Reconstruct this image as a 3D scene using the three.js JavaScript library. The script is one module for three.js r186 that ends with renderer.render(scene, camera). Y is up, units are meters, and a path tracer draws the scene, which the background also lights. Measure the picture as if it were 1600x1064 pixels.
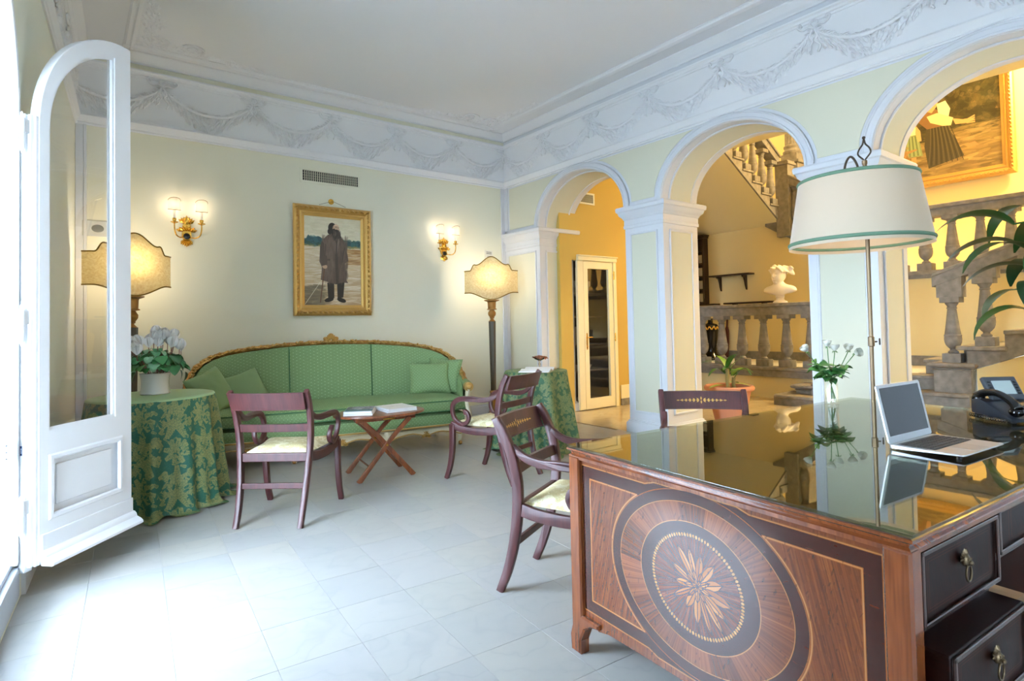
import * as THREE from 'three';
import { RoundedBoxGeometry } from 'three/addons/geometries/RoundedBoxGeometry.js';
import { mergeGeometries, mergeVertices, toCreasedNormals } from 'three/addons/utils/BufferGeometryUtils.js';
import { MarchingCubes } from 'three/addons/objects/MarchingCubes.js';
import { ImprovedNoise } from 'three/addons/math/ImprovedNoise.js';

// ---------------------------------------------------------------- camera, sky, exposure
const scene = new THREE.Scene();
const renderer = new THREE.WebGLRenderer({ antialias: true });
renderer.toneMapping = THREE.LinearToneMapping;
renderer.toneMappingExposure = 1.06;
renderer.shadowMap.enabled = true;
const camera = new THREE.PerspectiveCamera(61.05, 1600 / 1064, 0.05, 200);
camera.position.set(0, 1.25, 0);
camera.rotation.order = 'YXZ';
camera.rotation.set(THREE.MathUtils.degToRad(1.56), THREE.MathUtils.degToRad(-37.37), THREE.MathUtils.degToRad(-1.187));
camera.setViewOffset(1600, 1064, 0, 51, 1600, 1064);     // the photograph's lens is shifted
scene.background = new THREE.Color(0.62, 0.79, 1.0);      // even, bright overcast sky
scene.backgroundIntensity = 38;

// ---------------------------------------------------------------- helpers
const V = (x, y, z) => new THREE.Vector3(x, y, z);
const PI = Math.PI, rad = THREE.MathUtils.degToRad, lerp = THREE.MathUtils.lerp, clamp = THREE.MathUtils.clamp;
const smooth = (x, a, b) => { const t = clamp((x - a) / (b - a), 0, 1); return t * t * (3 - 2 * t); };
function RNG(seed) { let s = seed >>> 0; return () => { s = (s + 0x6d2b79f5) >>> 0; let t = Math.imul(s ^ (s >>> 15), 1 | s); t = (t + Math.imul(t ^ (t >>> 7), 61 | t)) ^ t; return ((t ^ (t >>> 14)) >>> 0) / 4294967296; }; }
const perlin = new ImprovedNoise();
const noise = (x, y, z = 0) => perlin.noise(x, y, z);
function fbm(x, y, z, o = 4) { let s = 0, a = .5; for (let i = 0; i < o; i++) { s += a * noise(x, y, z); x *= 2.03; y *= 2.03; z = z * 2.03 + 7.1; a *= .5; } return s; }
const hex = (c) => new THREE.Color(c);

const used = new Map();
function numbered(name) { const n = used.get(name) ?? 0; used.set(name, n + 1); return n ? `${name}_${String(n).padStart(3, '0')}` : name; }
function mesh(name, geo, mat, parent = scene) {
  if (Array.isArray(geo)) geo = merge(geo);
  const m = new THREE.Mesh(geo, mat);
  m.name = parent === scene ? numbered(name) : name;
  m.castShadow = m.receiveShadow = true;
  parent.add(m);
  return m;
}
function part(name, geo, mat, parent, label) { const m = mesh(name, geo, mat, parent); if (label) m.userData.label = label; return m; }
function struct(name, geo, mat, parent = scene) { const m = mesh(name, geo, mat, parent); if (parent === scene) m.userData.kind = 'structure'; return m; }
function structGroup(name) { const g = new THREE.Group(); g.name = numbered(name); g.userData.kind = 'structure'; scene.add(g); return g; }
function thing(name, label, category, [x, y, z] = [0, 0, 0], turn = 0, group) {
  const o = new THREE.Group(); o.name = numbered(name); scene.add(o);
  o.position.set(x, y, z); o.rotation.y = turn; o.userData = { label, category };
  if (group) o.userData.group = group;
  return o;
}
function tag(o, label, category, group) { o.userData.label = label; o.userData.category = category; if (group) o.userData.group = group; return o; }
function dup(root, [x, y, z], turn, label, group) {
  const r = root.clone(); r.name = numbered(root.name.replace(/_\d+$/, '')); scene.add(r); r.position.set(x, y, z); r.rotation.set(0, turn, 0);
  r.userData = { ...root.userData }; if (label) r.userData.label = label; if (group) r.userData.group = group;
  return r;
}

// geometry
function flat(g) {
  if (g.index) g = g.toNonIndexed();
  for (const k of Object.keys(g.attributes)) if (!['position', 'normal', 'uv'].includes(k)) g.deleteAttribute(k);
  if (!g.attributes.normal) g.computeVertexNormals();
  if (!g.attributes.uv) g.setAttribute('uv', new THREE.BufferAttribute(new Float32Array(g.attributes.position.count * 2), 2));
  g.groups = []; g.morphAttributes = {};
  return g;
}
function merge(list) { return mergeGeometries(list.flat(9).map(flat), false); }
function uvBox(g, s = 1, ox = 0, oy = 0) {        // uv in metres from the dominant axis of each face
  g = flat(g); const p = g.attributes.position, uv = new Float32Array(p.count * 2), a = V(), b = V(), c = V();
  for (let i = 0; i < p.count; i += 3) {
    a.fromBufferAttribute(p, i); b.fromBufferAttribute(p, i + 1); c.fromBufferAttribute(p, i + 2);
    const n = b.clone().sub(a).cross(c.clone().sub(a)), ax = Math.abs(n.x), ay = Math.abs(n.y), az = Math.abs(n.z);
    [a, b, c].forEach((q, k) => { const [u, v] = ay >= ax && ay >= az ? [q.x, q.z] : ax >= az ? [q.z, q.y] : [q.x, q.y]; uv[(i + k) * 2] = u * s + ox; uv[(i + k) * 2 + 1] = v * s + oy; });
  }
  g.setAttribute('uv', new THREE.BufferAttribute(uv, 2)); return g;
}
function bx(w, h, d, x = 0, y = 0, z = 0, r = .003, seg = 1) {
  const g = r > 0 ? new RoundedBoxGeometry(w, h, d, seg, Math.min(r, w / 2.01, h / 2.01, d / 2.01)) : new THREE.BoxGeometry(w, h, d);
  return uvBox(g.translate(x, y, z));
}
function box6(x0, x1, y0, y1, z0, z1, r = 0) { return bx(x1 - x0, y1 - y0, z1 - z0, (x0 + x1) / 2, (y0 + y1) / 2, (z0 + z1) / 2, r); }
function lathe(pts, seg = 32, crease = .7, a0 = 0, al = PI * 2) {
  const g = new THREE.LatheGeometry(pts.map(([r, y]) => new THREE.Vector2(Math.max(r, 1e-4), y)), seg, a0, al);
  return crease ? toCreasedNormals(g, crease) : g;
}
function spline(pts, n, closed = false) { return new THREE.CatmullRomCurve3(pts.map((p) => p.isVector3 ? p : V(...p)), closed, 'catmullrom', .5).getPoints(n); }
// a tube of changing radius through a list of points
function sweep(pts, radius, { n = 24, k = 8, cap = true, sx = 1, sy = 1, smoothPts = true, up = V(0, 1, 0) } = {}) {
  const P = smoothPts ? spline(pts, n) : pts.map((p) => p.isVector3 ? p : V(...p)), N = P.length, pos = [], uv = [], idx = [];
  let nrm = null, len = 0;
  for (let i = 0; i < N; i++) {
    const t = P[Math.min(i + 1, N - 1)].clone().sub(P[Math.max(i - 1, 0)]).normalize();
    if (!nrm) { nrm = Math.abs(t.dot(up)) > .95 ? V(1, 0, 0) : up.clone(); }
    nrm = nrm.clone().sub(t.clone().multiplyScalar(nrm.dot(t))).normalize();
    const bi = t.clone().cross(nrm), r = typeof radius === 'function' ? radius(i / (N - 1)) : radius;
    if (i) len += P[i].distanceTo(P[i - 1]);
    for (let j = 0; j <= k; j++) {
      const a = j / k * PI * 2, q = P[i].clone().addScaledVector(nrm, Math.cos(a) * r * sy).addScaledVector(bi, Math.sin(a) * r * sx);
      pos.push(q.x, q.y, q.z); uv.push(j / k * PI * 2 * Math.max(r, .003), len);
    }
  }
  for (let i = 0; i < N - 1; i++) for (let j = 0; j < k; j++) { const a = i * (k + 1) + j, b = a + k + 1; idx.push(a, a + 1, b, b, a + 1, b + 1); }
  if (cap) for (const [e, f] of [[0, 1], [N - 1, 0]]) {
    const c = pos.length / 3; pos.push(P[e].x, P[e].y, P[e].z); uv.push(0, 0);
    for (let j = 0; j < k; j++) { const a = e * (k + 1) + j; f ? idx.push(c, a + 1, a) : idx.push(c, a, a + 1); }
  }
  const g = new THREE.BufferGeometry(); g.setAttribute('position', new THREE.Float32BufferAttribute(pos, 3)); g.setAttribute('uv', new THREE.Float32BufferAttribute(uv, 2)); g.setIndex(idx);
  g.computeVertexNormals(); return flat(g);
}
function shapeOf(pts) { const s = new THREE.Shape(); pts.forEach(([x, y], i) => i ? s.lineTo(x, y) : s.moveTo(x, y)); s.closePath(); return s; }
function ext(shape, depth, bevel = 0, curveSegments = 16, bs = 1) {     // along +z
  if (Array.isArray(shape)) shape = shapeOf(shape);
  const g = new THREE.ExtrudeGeometry(shape, { depth: depth - 2 * bevel, bevelEnabled: bevel > 0, bevelThickness: bevel, bevelSize: bevel, bevelOffset: -bevel, bevelSegments: bs, curveSegments });
  return g.translate(0, 0, bevel);
}
// a bent bar of rectangular section lying in the xy plane: centre line, width along the way, thickness in z (centred)
function ribbon(pts, width, thick, { n = 28, bevel = .004, round = true } = {}) {
  const P = spline(pts.map(([x, y]) => V(x, y, 0)), n), L = [], R = [];
  P.forEach((p, i) => {
    const t = P[Math.min(i + 1, P.length - 1)].clone().sub(P[Math.max(i - 1, 0)]).normalize(), w = (typeof width === 'function' ? width(i / (P.length - 1)) : width) / 2;
    L.push([p.x - t.y * w, p.y + t.x * w]); R.push([p.x + t.y * w, p.y - t.x * w]);
  });
  let g = ext(shapeOf([...L, ...R.reverse()]), thick, bevel, 4, 2).translate(0, 0, -thick / 2);
  return round ? toCreasedNormals(g, .6) : g;
}
function warp(g, fn, crease = .6) { g = flat(g); const p = g.attributes.position, v = V(); for (let i = 0; i < p.count; i++) { v.fromBufferAttribute(p, i); fn(v); p.setXYZ(i, v.x, v.y, v.z); } g.deleteAttribute('normal'); return crease ? toCreasedNormals(g, crease) : (g.computeVertexNormals(), g); }
// a surface from a function of (u, v)
function grid(fn, nu, nv, uvs = (u, v, p) => [u, v], smoothN = true) {
  const pos = [], uv = [], idx = [];
  for (let j = 0; j <= nv; j++) for (let i = 0; i <= nu; i++) { const p = fn(i / nu, j / nv); pos.push(p.x, p.y, p.z); uv.push(...uvs(i / nu, j / nv, p)); }
  for (let j = 0; j < nv; j++) for (let i = 0; i < nu; i++) { const a = j * (nu + 1) + i, b = a + nu + 1; idx.push(a, a + 1, b, b, a + 1, b + 1); }
  const g = new THREE.BufferGeometry(); g.setAttribute('position', new THREE.Float32BufferAttribute(pos, 3)); g.setAttribute('uv', new THREE.Float32BufferAttribute(uv, 2)); g.setIndex(idx);
  g.computeVertexNormals(); return flat(g);
}
// both faces and the rim of a sheet
function sheet(fn, nu, nv, thick, uvs) {
  const e = .5 / Math.max(nu, nv), nAt = (u, v) => { const a = fn(Math.min(u + e, 1), v).sub(fn(Math.max(u - e, 0), v)), b = fn(u, Math.min(v + e, 1)).sub(fn(u, Math.max(v - e, 0))); return a.cross(b).normalize(); };
  const back = (u, v) => fn(u, v).addScaledVector(nAt(u, v), -thick);
  const rim = (f, n) => grid((u, v) => v < .5 ? f(u)[0] : f(u)[1], n, 1);
  const E = (u, v) => [fn(u, v), back(u, v)];
  return merge([grid(fn, nu, nv, uvs), grid((u, v) => back(1 - u, v), nu, nv, uvs && ((u, v, p) => uvs(1 - u, v, p))),
    rim((t) => E(t, 0).reverse(), nu), rim((t) => E(t, 1), nu), rim((t) => E(0, t), nv), rim((t) => E(1, t).reverse(), nv)]);
}
// closed profile loops round a rectangle: profile = [[offset outward, y], ...]
function ringRect(x0, x1, z0, z1, prof, capTop = true) {
  const pos = []; const loop = ([o, y]) => [[x0 - o, y, z0 - o], [x0 - o, y, z1 + o], [x1 + o, y, z1 + o], [x1 + o, y, z0 - o]];
  const tri = (a, b, c) => pos.push(...a, ...b, ...c);
  for (let i = 0; i < prof.length - 1; i++) { const A = loop(prof[i]), B = loop(prof[i + 1]); for (let j = 0; j < 4; j++) { const k = (j + 1) % 4; tri(A[j], A[k], B[k]); tri(A[j], B[k], B[j]); } }
  const T = loop(prof[prof.length - 1]), Bt = loop(prof[0]);
  if (capTop) { tri(T[0], T[1], T[2]); tri(T[0], T[2], T[3]); tri(Bt[0], Bt[2], Bt[1]); tri(Bt[0], Bt[3], Bt[2]); }
  const g = new THREE.BufferGeometry(); g.setAttribute('position', new THREE.Float32BufferAttribute(pos, 3)); g.computeVertexNormals(); return uvBox(toCreasedNormals(g, .5));
}
// straight moulding: profile in (out, y), run along z from 0 to len
function run(prof, len) { return uvBox(ext(shapeOf(prof), len)); }
// small leaf for carved or plaster ornament: 12 triangles, tip along +y, raised in +z
function reliefLeaf(l, w, h) {
  const p = [[0, 0, 0], [-w * .35, l * .28, 0], [-w * .5, l * .55, 0], [0, l, 0], [w * .5, l * .55, 0], [w * .35, l * .28, 0]], m = [[0, l * .2, h], [0, l * .6, h * .9]], pos = [];
  const t = (a, b, c) => pos.push(...a, ...b, ...c);
  t(p[1], p[0], m[0]); t(m[0], p[0], p[5]); t(p[2], p[1], m[0]); t(p[2], m[0], m[1]); t(m[1], m[0], p[5]); t(m[1], p[5], p[4]); t(p[3], p[2], m[1]); t(p[3], m[1], p[4]);
  const g = new THREE.BufferGeometry(); g.setAttribute('position', new THREE.Float32BufferAttribute(pos, 3)); g.computeVertexNormals(); return flat(g);
}
const M4 = (p, r = [0, 0, 0], s = 1) => new THREE.Matrix4().compose(p, new THREE.Quaternion().setFromEuler(new THREE.Euler(...r)), typeof s === 'number' ? V(s, s, s) : V(...s));
const put = (g, p, r, s) => g.clone().applyMatrix4(M4(p.isVector3 ? p : V(...p), r, s));
// ---------------------------------------------------------------- textures and materials
function canvasTex(w, h, draw, { repeat, srgb = true } = {}) {
  const c = document.createElement('canvas'); c.width = w; c.height = h; draw(c.getContext('2d'), w, h);
  const t = new THREE.CanvasTexture(c); if (srgb) t.colorSpace = THREE.SRGBColorSpace; t.wrapS = t.wrapT = THREE.RepeatWrapping; if (repeat) t.repeat.set(...repeat); return t;
}
function dataTex(w, h, fn, { repeat, srgb = true } = {}) {         // fn(u, v) -> [r, g, b] 0..255 (sRGB)
  const d = new Uint8Array(w * h * 4);
  for (let y = 0; y < h; y++) for (let x = 0; x < w; x++) { const c = fn(x / w, y / h), o = (y * w + x) * 4; d[o] = c[0]; d[o + 1] = c[1]; d[o + 2] = c[2]; d[o + 3] = 255; }
  const t = new THREE.DataTexture(d, w, h); t.magFilter = t.minFilter = THREE.LinearFilter; t.wrapS = t.wrapT = THREE.RepeatWrapping; if (srgb) t.colorSpace = THREE.SRGBColorSpace; if (repeat) t.repeat.set(...repeat); t.needsUpdate = true; return t;
}
// tileable noise: noise on a torus-like blend
function tile(fn) {            // blends the far edges into the near ones
  const s = (t) => smooth(t, .8, 1), cl = (c) => c.map((q) => clamp(q, 0, 255));
  return (u, v) => { const x = s(u), y = s(v), row = (v) => x ? mix3(fn(u, v), fn(u - 1, v), x) : fn(u, v); return cl(y ? mix3(row(v), row(v - 1), y) : row(v)); };
}
const mix3 = (a, b, t) => [lerp(a[0], b[0], t), lerp(a[1], b[1], t), lerp(a[2], b[2], t)];
const std = (o) => new THREE.MeshPhysicalMaterial({ roughness: .6, ...o });

const plasterBump = dataTex(256, 256, tile((u, v) => { const n = 128 + 90 * fbm(u * 18, v * 18, 3, 4); return [n, n, n]; }), { srgb: false, repeat: [1.2, 1.2] });
const marbleTex = (seed, base, vein) => dataTex(512, 512, tile((u, v) => {
  const w = fbm(u * 2.2 + seed, v * 2.2, seed, 4), k = Math.pow(1 - Math.abs(noise(u * 1.6 + w * 1.7 + seed, v * 3.4 + w * 2.1, seed * 2)), 14), cl = fbm(u * 4 + seed * 3, v * 9, 4.4 + seed, 4), sp = Math.max(0, noise(u * 38, v * 60, seed) - .45) * 1.4 * Math.max(0, noise(u * 5, v * 6, seed + 9));
  return mix3(base, vein, clamp(.30 * k + .16 * cl + .10 + sp, 0, 1));
}));
const marbles = [[1.3, [238, 240, 242], [208, 212, 220]], [4.7, [235, 237, 241], [204, 209, 218]], [8.1, [240, 240, 240], [212, 214, 218]]].map((a) => marbleTex(...a));
const FLOOR = marbles.flatMap((map) => ['#b9b5ae', '#b5b2ab', '#b8b4ab'].map((c) => std({ map, color: hex(c), roughness: .3, specularIntensity: .8 })));
const hallMarble = marbleTex(6.2, [205, 190, 160], [160, 142, 112]);

const stoneTex = dataTex(512, 512, tile((u, v) => { const n = fbm(u * 9, v * 9, 1.2, 5), g = noise(u * 120, v * 120, 2) * .35; return mix3([112, 109, 104], [148, 144, 137], clamp(.5 + n + g * .4, 0, 1)); }), { repeat: [1.4, 1.4] });
const woodTex = (seed, a, b, c, sx = 26, sy = 2.2) => dataTex(512, 512, tile((u, v) => {
  const w = fbm(u * 3 + seed, v * 2, seed, 3) * .9, g = noise(u * sx + w * 5 + seed, v * sy, seed), f = noise(u * 190, v * 9, seed + 3), d = fbm(u * 5, v * 3, seed + 5, 3);
  return mix3(mix3(a, b, clamp(.5 + g * .7 + d * .5, 0, 1)), c, clamp(f * .5 + .05, 0, .5));
}));
const mahoganyTex = woodTex(2.1, [84, 38, 36], [62, 25, 27], [38, 15, 18]);
const walnutTex = woodTex(5.4, [150, 82, 40], [98, 48, 22], [60, 28, 14]);
const darkWalnutTex = woodTex(7.7, [70, 34, 22], [40, 17, 13], [22, 10, 9]);

// sofa cloth: green with a lattice of small pale dots
const sofaTex = canvasTex(256, 256, (x, w, h) => {
  x.fillStyle = '#758c5a'; x.fillRect(0, 0, w, h);
  const r = RNG(5); for (let i = 0; i < 5200; i++) { x.fillStyle = r() < .5 ? 'rgba(120,165,110,.16)' : 'rgba(52,88,56,.16)'; x.fillRect(r() * w, r() * h, 2, 6); }
  x.strokeStyle = 'rgba(152,188,132,.6)'; x.lineWidth = 2.2; x.setLineDash([5, 5]);
  for (let k = -4; k <= 8; k++) { x.beginPath(); x.moveTo(k * 64 - 256, 0); x.lineTo(k * 64 + 256, 512); x.moveTo(k * 64 + 256, 0); x.lineTo(k * 64 - 256, 512); x.stroke(); }
  x.fillStyle = '#b3cc9c'; for (let i = 0; i < 4; i++) for (let j = 0; j < 4; j++) for (const o of [0, 32]) { x.beginPath(); x.arc(i * 64 + o, j * 64 + o, 4.5, 0, 7); x.fill(); }
}, { repeat: [7, 7] });
// damask: a dense olive-gold growth of leaves and rosettes with small gaps of ground between
function damask(ground, fig, dark, seed) {
  return canvasTex(1024, 1024, (x, w, h) => {
    x.fillStyle = ground; x.fillRect(0, 0, w, h);
    const r = RNG(seed), wrap = (f) => { for (const ox of [-w, 0, w]) for (const oy of [-h, 0, h]) { x.save(); x.translate(ox, oy); f(); x.restore(); } };
    const leaf = (cx, cy, a, l, ww) => { x.save(); x.translate(cx, cy); x.rotate(a); x.fillStyle = fig; for (let i = 0; i < 7; i++) for (const s of [-1, 1]) { const t = i / 7; x.beginPath(); x.ellipse(s * ww * .34 * (1 - t * .6), l * (t + .1), ww * .42 * (1 - t * .55), l * .1, s * (.9 - t * .3), 0, 7); x.fill(); } x.beginPath(); x.ellipse(0, l * .5, ww * .3, l * .56, 0, 0, 7); x.fill(); x.strokeStyle = dark; x.lineWidth = 4; x.beginPath(); x.moveTo(0, 0); x.quadraticCurveTo(ww * .1, l * .5, 0, l); for (let i = 1; i < 6; i++) for (const s of [-1, 1]) { x.moveTo(0, l * i / 6.5); x.quadraticCurveTo(s * ww * .3, l * i / 6.5, s * ww * .48, l * (i + .8) / 6.5); } x.stroke(); x.restore(); };
    const rosette = (cx, cy, R) => { for (let ring = 0; ring < 4; ring++) { const n = 13 - ring * 3, rr = R * (1 - ring * .26); for (let i = 0; i < n; i++) { const a = i / n * 2 * PI + ring * .35; x.beginPath(); x.ellipse(cx + Math.cos(a) * rr * .7, cy + Math.sin(a) * rr * .7, rr * .34, rr * .26, a, 0, 7); x.fillStyle = fig; x.fill(); x.strokeStyle = dark; x.lineWidth = 4; x.stroke(); } } x.beginPath(); x.arc(cx, cy, R * .12, 0, 7); x.fillStyle = dark; x.fill(); };
    for (const [mx, my] of [[256, 256], [768, 768]]) wrap(() => { for (const s of [-1, 1]) { leaf(mx + s * 60, my + 30, s * -1.15, 215, 120); leaf(mx + s * 40, my - 60, s * -2.2, 225, 110); leaf(mx + s * 40, my + 110, s * -.5, 215, 104); leaf(mx + s * 150, my - 215, s * -1.2, 130, 80); leaf(mx + s * 190, my + 150, s * -2.7, 130, 80); } leaf(mx, my - 90, PI, 210, 100); rosette(mx, my, 150); });
    for (const [mx, my] of [[768, 256], [256, 768]]) wrap(() => { for (let i = 0; i < 8; i++) leaf(mx, my, i * PI / 4 + .25, 190, 84); rosette(mx, my, 104); });
    for (let i = 0; i < 60; i++) { const a = r() * w, b = r() * h, t = r() * 6.28, l = 50 + r() * 50; wrap(() => leaf(a, b, t, l, l * .5)); }
    for (let i = 0; i < 70; i++) { const a = r() * w, b = r() * h, q = 8 + r() * 20, t = r() * 3; x.fillStyle = ground; wrap(() => { x.beginPath(); x.ellipse(a, b, q * 1.5, q * .7, t, 0, 7); x.fill(); }); }
    for (let i = 0; i < 900; i++) { const a = r() * w, b = r() * h, q = 4 + r() * 9, t = r() * 3; x.fillStyle = r() < .5 ? dark : ground; x.globalAlpha = .55; wrap(() => { x.beginPath(); x.ellipse(a, b, q * 1.6, q * .45, t, 0, 7); x.fill(); }); } x.globalAlpha = 1;
    for (let i = 0; i < 14000; i++) { x.fillStyle = r() < .5 ? 'rgba(255,250,200,.06)' : 'rgba(0,20,10,.08)'; x.fillRect(r() * w, r() * h, 1 + r() * 3, 5 + r() * 12); }
  }, { repeat: [2.3, 2.3] });
}
const tableDamask = damask('#175644', '#7d7f4d', '#4c6440', 3);
const tableDamask2 = damask('#2b5436', '#6f7748', '#48603a', 8); tableDamask2.repeat.set(2.7, 2.7);
const seatDamask = damask('#e6dcb8', '#d3c493', '#c4b27c', 9); seatDamask.repeat.set(2.6, 2.6);
const parchTex = dataTex(512, 512, tile((u, v) => { const n = fbm(u * 26, v * 26, 3.3, 4), f = Math.max(0, noise(u * 90, v * 14, 1)) * .5; return mix3([226, 207, 156], [248, 238, 204], clamp(.6 + n * 1.3 - f, 0, 1)); }));
const goldBump = dataTex(256, 256, tile((u, v) => { const n = 128 + 127 * fbm(u * 14, v * 14, 5, 3); return [n, n, n]; }), { srgb: false, repeat: [8, 8] });
const clothBump = canvasTex(64, 64, (x, w, h) => { x.fillStyle = '#777'; x.fillRect(0, 0, w, h); x.fillStyle = '#aaa'; for (let i = 0; i < 8; i++) for (let j = 0; j < 8; j++) if ((i + j) % 2) x.fillRect(i * 8, j * 8, 8, 8); }, { srgb: false, repeat: [60, 60] });

const M = {
  plaster: std({ color: hex('#f0f2f5'), roughness: .6 }),  // frieze white, paler than M.white to make up for weaker light up there
  white: std({ color: hex('#d8dbe0'), roughness: .5 }),                         // painted plaster and mouldings
  whiteWood: std({ color: hex('#f0f1f3'), roughness: .32 }),
  ceiling: std({ color: hex('#eceef2'), roughness: .75 }),
  yellow: std({ color: hex('#e9e8d4'), roughness: .8, bumpMap: plasterBump, bumpScale: .0006 }),
  panel: std({ color: hex('#d2d0ba'), roughness: .7 }),
  cream: std({ color: hex('#ece2bb'), roughness: .7 }),
  corridor: std({ color: hex('#c4a553'), roughness: .8, bumpMap: plasterBump, bumpScale: .0006 }),
  ochre: std({ color: hex('#ebd49a'), roughness: .8, bumpMap: plasterBump, bumpScale: .0006 }),
  hallWall: std({ color: hex('#e2d09a'), roughness: .8, bumpMap: plasterBump, bumpScale: .0006 }),
  stone: std({ map: stoneTex, roughness: .75 }),
  stonePale: std({ map: stoneTex, color: hex('#ffffff'), roughness: .7 }),
  hallFloor: std({ map: hallMarble, roughness: .14 }),
  tread: std({ color: hex('#e6e4df'), roughness: .35 }),
  mahogany: std({ map: mahoganyTex, roughness: .45, clearcoat: .2, clearcoatRoughness: .3 }),
  walnut: std({ map: walnutTex, roughness: .35, clearcoat: .3, clearcoatRoughness: .2 }),
  darkWood: std({ map: darkWalnutTex, roughness: .22, clearcoat: .7, clearcoatRoughness: .1 }),
  espresso: std({ color: hex('#2c1a12'), roughness: .4 }),
  sofa: std({ map: sofaTex, roughness: .75, sheen: .35, sheenColor: hex('#9fc08f'), sheenRoughness: .5 }),
  sofaPlain: std({ color: hex('#778f5e'), roughness: .7, sheen: .3, sheenColor: hex('#a7c796'), sheenRoughness: .5, bumpMap: clothBump, bumpScale: .0004 }),
  piping: std({ color: hex('#3f6a43'), roughness: .8 }),
  damask: std({ map: tableDamask, roughness: .62, sheen: .3, sheenColor: hex('#9aa86a') }),
  damask2: std({ map: tableDamask2, roughness: .62, sheen: .3, sheenColor: hex('#8aa05a') }),
  clothTopGlare: std({ color: hex('#93ad7c'), roughness: .5 }),  // green of the cloth top, with the glare put into the colour
  seat: std({ map: seatDamask, roughness: .6, sheen: .2, sheenColor: hex('#fff3cc') }),
  gilt: std({ color: hex('#c29c58'), metalness: .7, roughness: .38, bumpMap: goldBump, bumpScale: .003 }),
  giltWood: std({ color: hex('#a8783a'), metalness: .55, roughness: .5, bumpMap: goldBump, bumpScale: .002 }),
  brass: std({ color: hex('#d9a94a'), metalness: 1, roughness: .25 }),
  bronze: std({ color: hex('#6b5a45'), metalness: .9, roughness: .4 }),
  iron: std({ color: hex('#3d352c'), metalness: .8, roughness: .45 }),
  ivoryPaint: std({ color: hex('#dccfae'), roughness: .45 }),
  parchment: std({ map: parchTex, color: hex('#ffffff'), roughness: .95, transmission: .5, thickness: 0, side: THREE.DoubleSide }),
  silkShade: std({ color: hex('#d8cdb9'), roughness: .95, transmission: .4, thickness: 0, side: THREE.DoubleSide }),
  smallShade: std({ color: hex('#f6f0e6'), roughness: .95, transmission: .55, thickness: 0, side: THREE.DoubleSide }),
  trimGold: std({ color: hex('#8c6f22'), roughness: .55, metalness: .3 }),
  trimGreen: std({ color: hex('#5a7a62'), roughness: .7 }),
  glass: std({ color: hex('#ffffff'), roughness: 0, transmission: 1, thickness: 0, ior: 1.5 }),
  crystal: std({ color: hex('#ffffff'), roughness: 0, transmission: 1, thickness: 0, ior: 1.45 }),
  ceramic: std({ color: hex('#eef0f0'), roughness: .3, clearcoat: .4 }),
  candle: std({ color: hex('#f4f1e8'), roughness: .5 }),
  black: std({ color: hex('#121214'), roughness: .35 }),
  blackGloss: std({ color: hex('#0d0c0d'), roughness: .12 }),
  terracotta: std({ color: hex('#c58766'), roughness: .85, bumpMap: plasterBump, bumpScale: .001 }),
  soil: std({ color: hex('#3a2a1d'), roughness: 1 }),
  marbleBust: std({ color: hex('#efe9e2'), roughness: .45 }),
  plastic: std({ color: hex('#1b2029'), roughness: .35 }),
  plasticGrey: std({ color: hex('#3a3f46'), roughness: .5 }),
  alu: std({ color: hex('#d6d8da'), metalness: .6, roughness: .35 }),
  keycap: std({ color: hex('#3b3a3a'), roughness: .6 }),
  paper: std({ color: hex('#f2f1ec'), roughness: .8 }),
};
const leafMat = (c, o = {}) => std({ color: hex(c), roughness: .45, side: THREE.DoubleSide, ...o });
// a bulb that glows, with the lamp that it is set inside it
function bulb(parent, [x, y, z], r, color, power, glow = 6) {
  const m = part('bulb', new THREE.SphereGeometry(r, 12, 8).translate(x, y, z), std({ color: hex('#ffffff'), emissive: hex(color), emissiveIntensity: glow, roughness: .5 }), parent);
  const l = new THREE.PointLight(hex(color), power); l.position.set(x, y, z); l.castShadow = true; l.shadow.radius = Math.max(1, r / .02 * .9); l.name = 'lamp_light'; parent.add(l); return m;
}
// ---------------------------------------------------------------- the room
const XA = 5.05, XB = 5.66, ZB = -6.74, H = 4.0, ZF = 3.7;
const LW = { p: [-.2, 0, -3.55], turn: -.0716 };        // the left wall is not quite square to the others
const leftGroup = (name) => { const g = structGroup(name); g.position.set(...LW.p); g.rotation.y = LW.turn; return g; };

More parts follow.
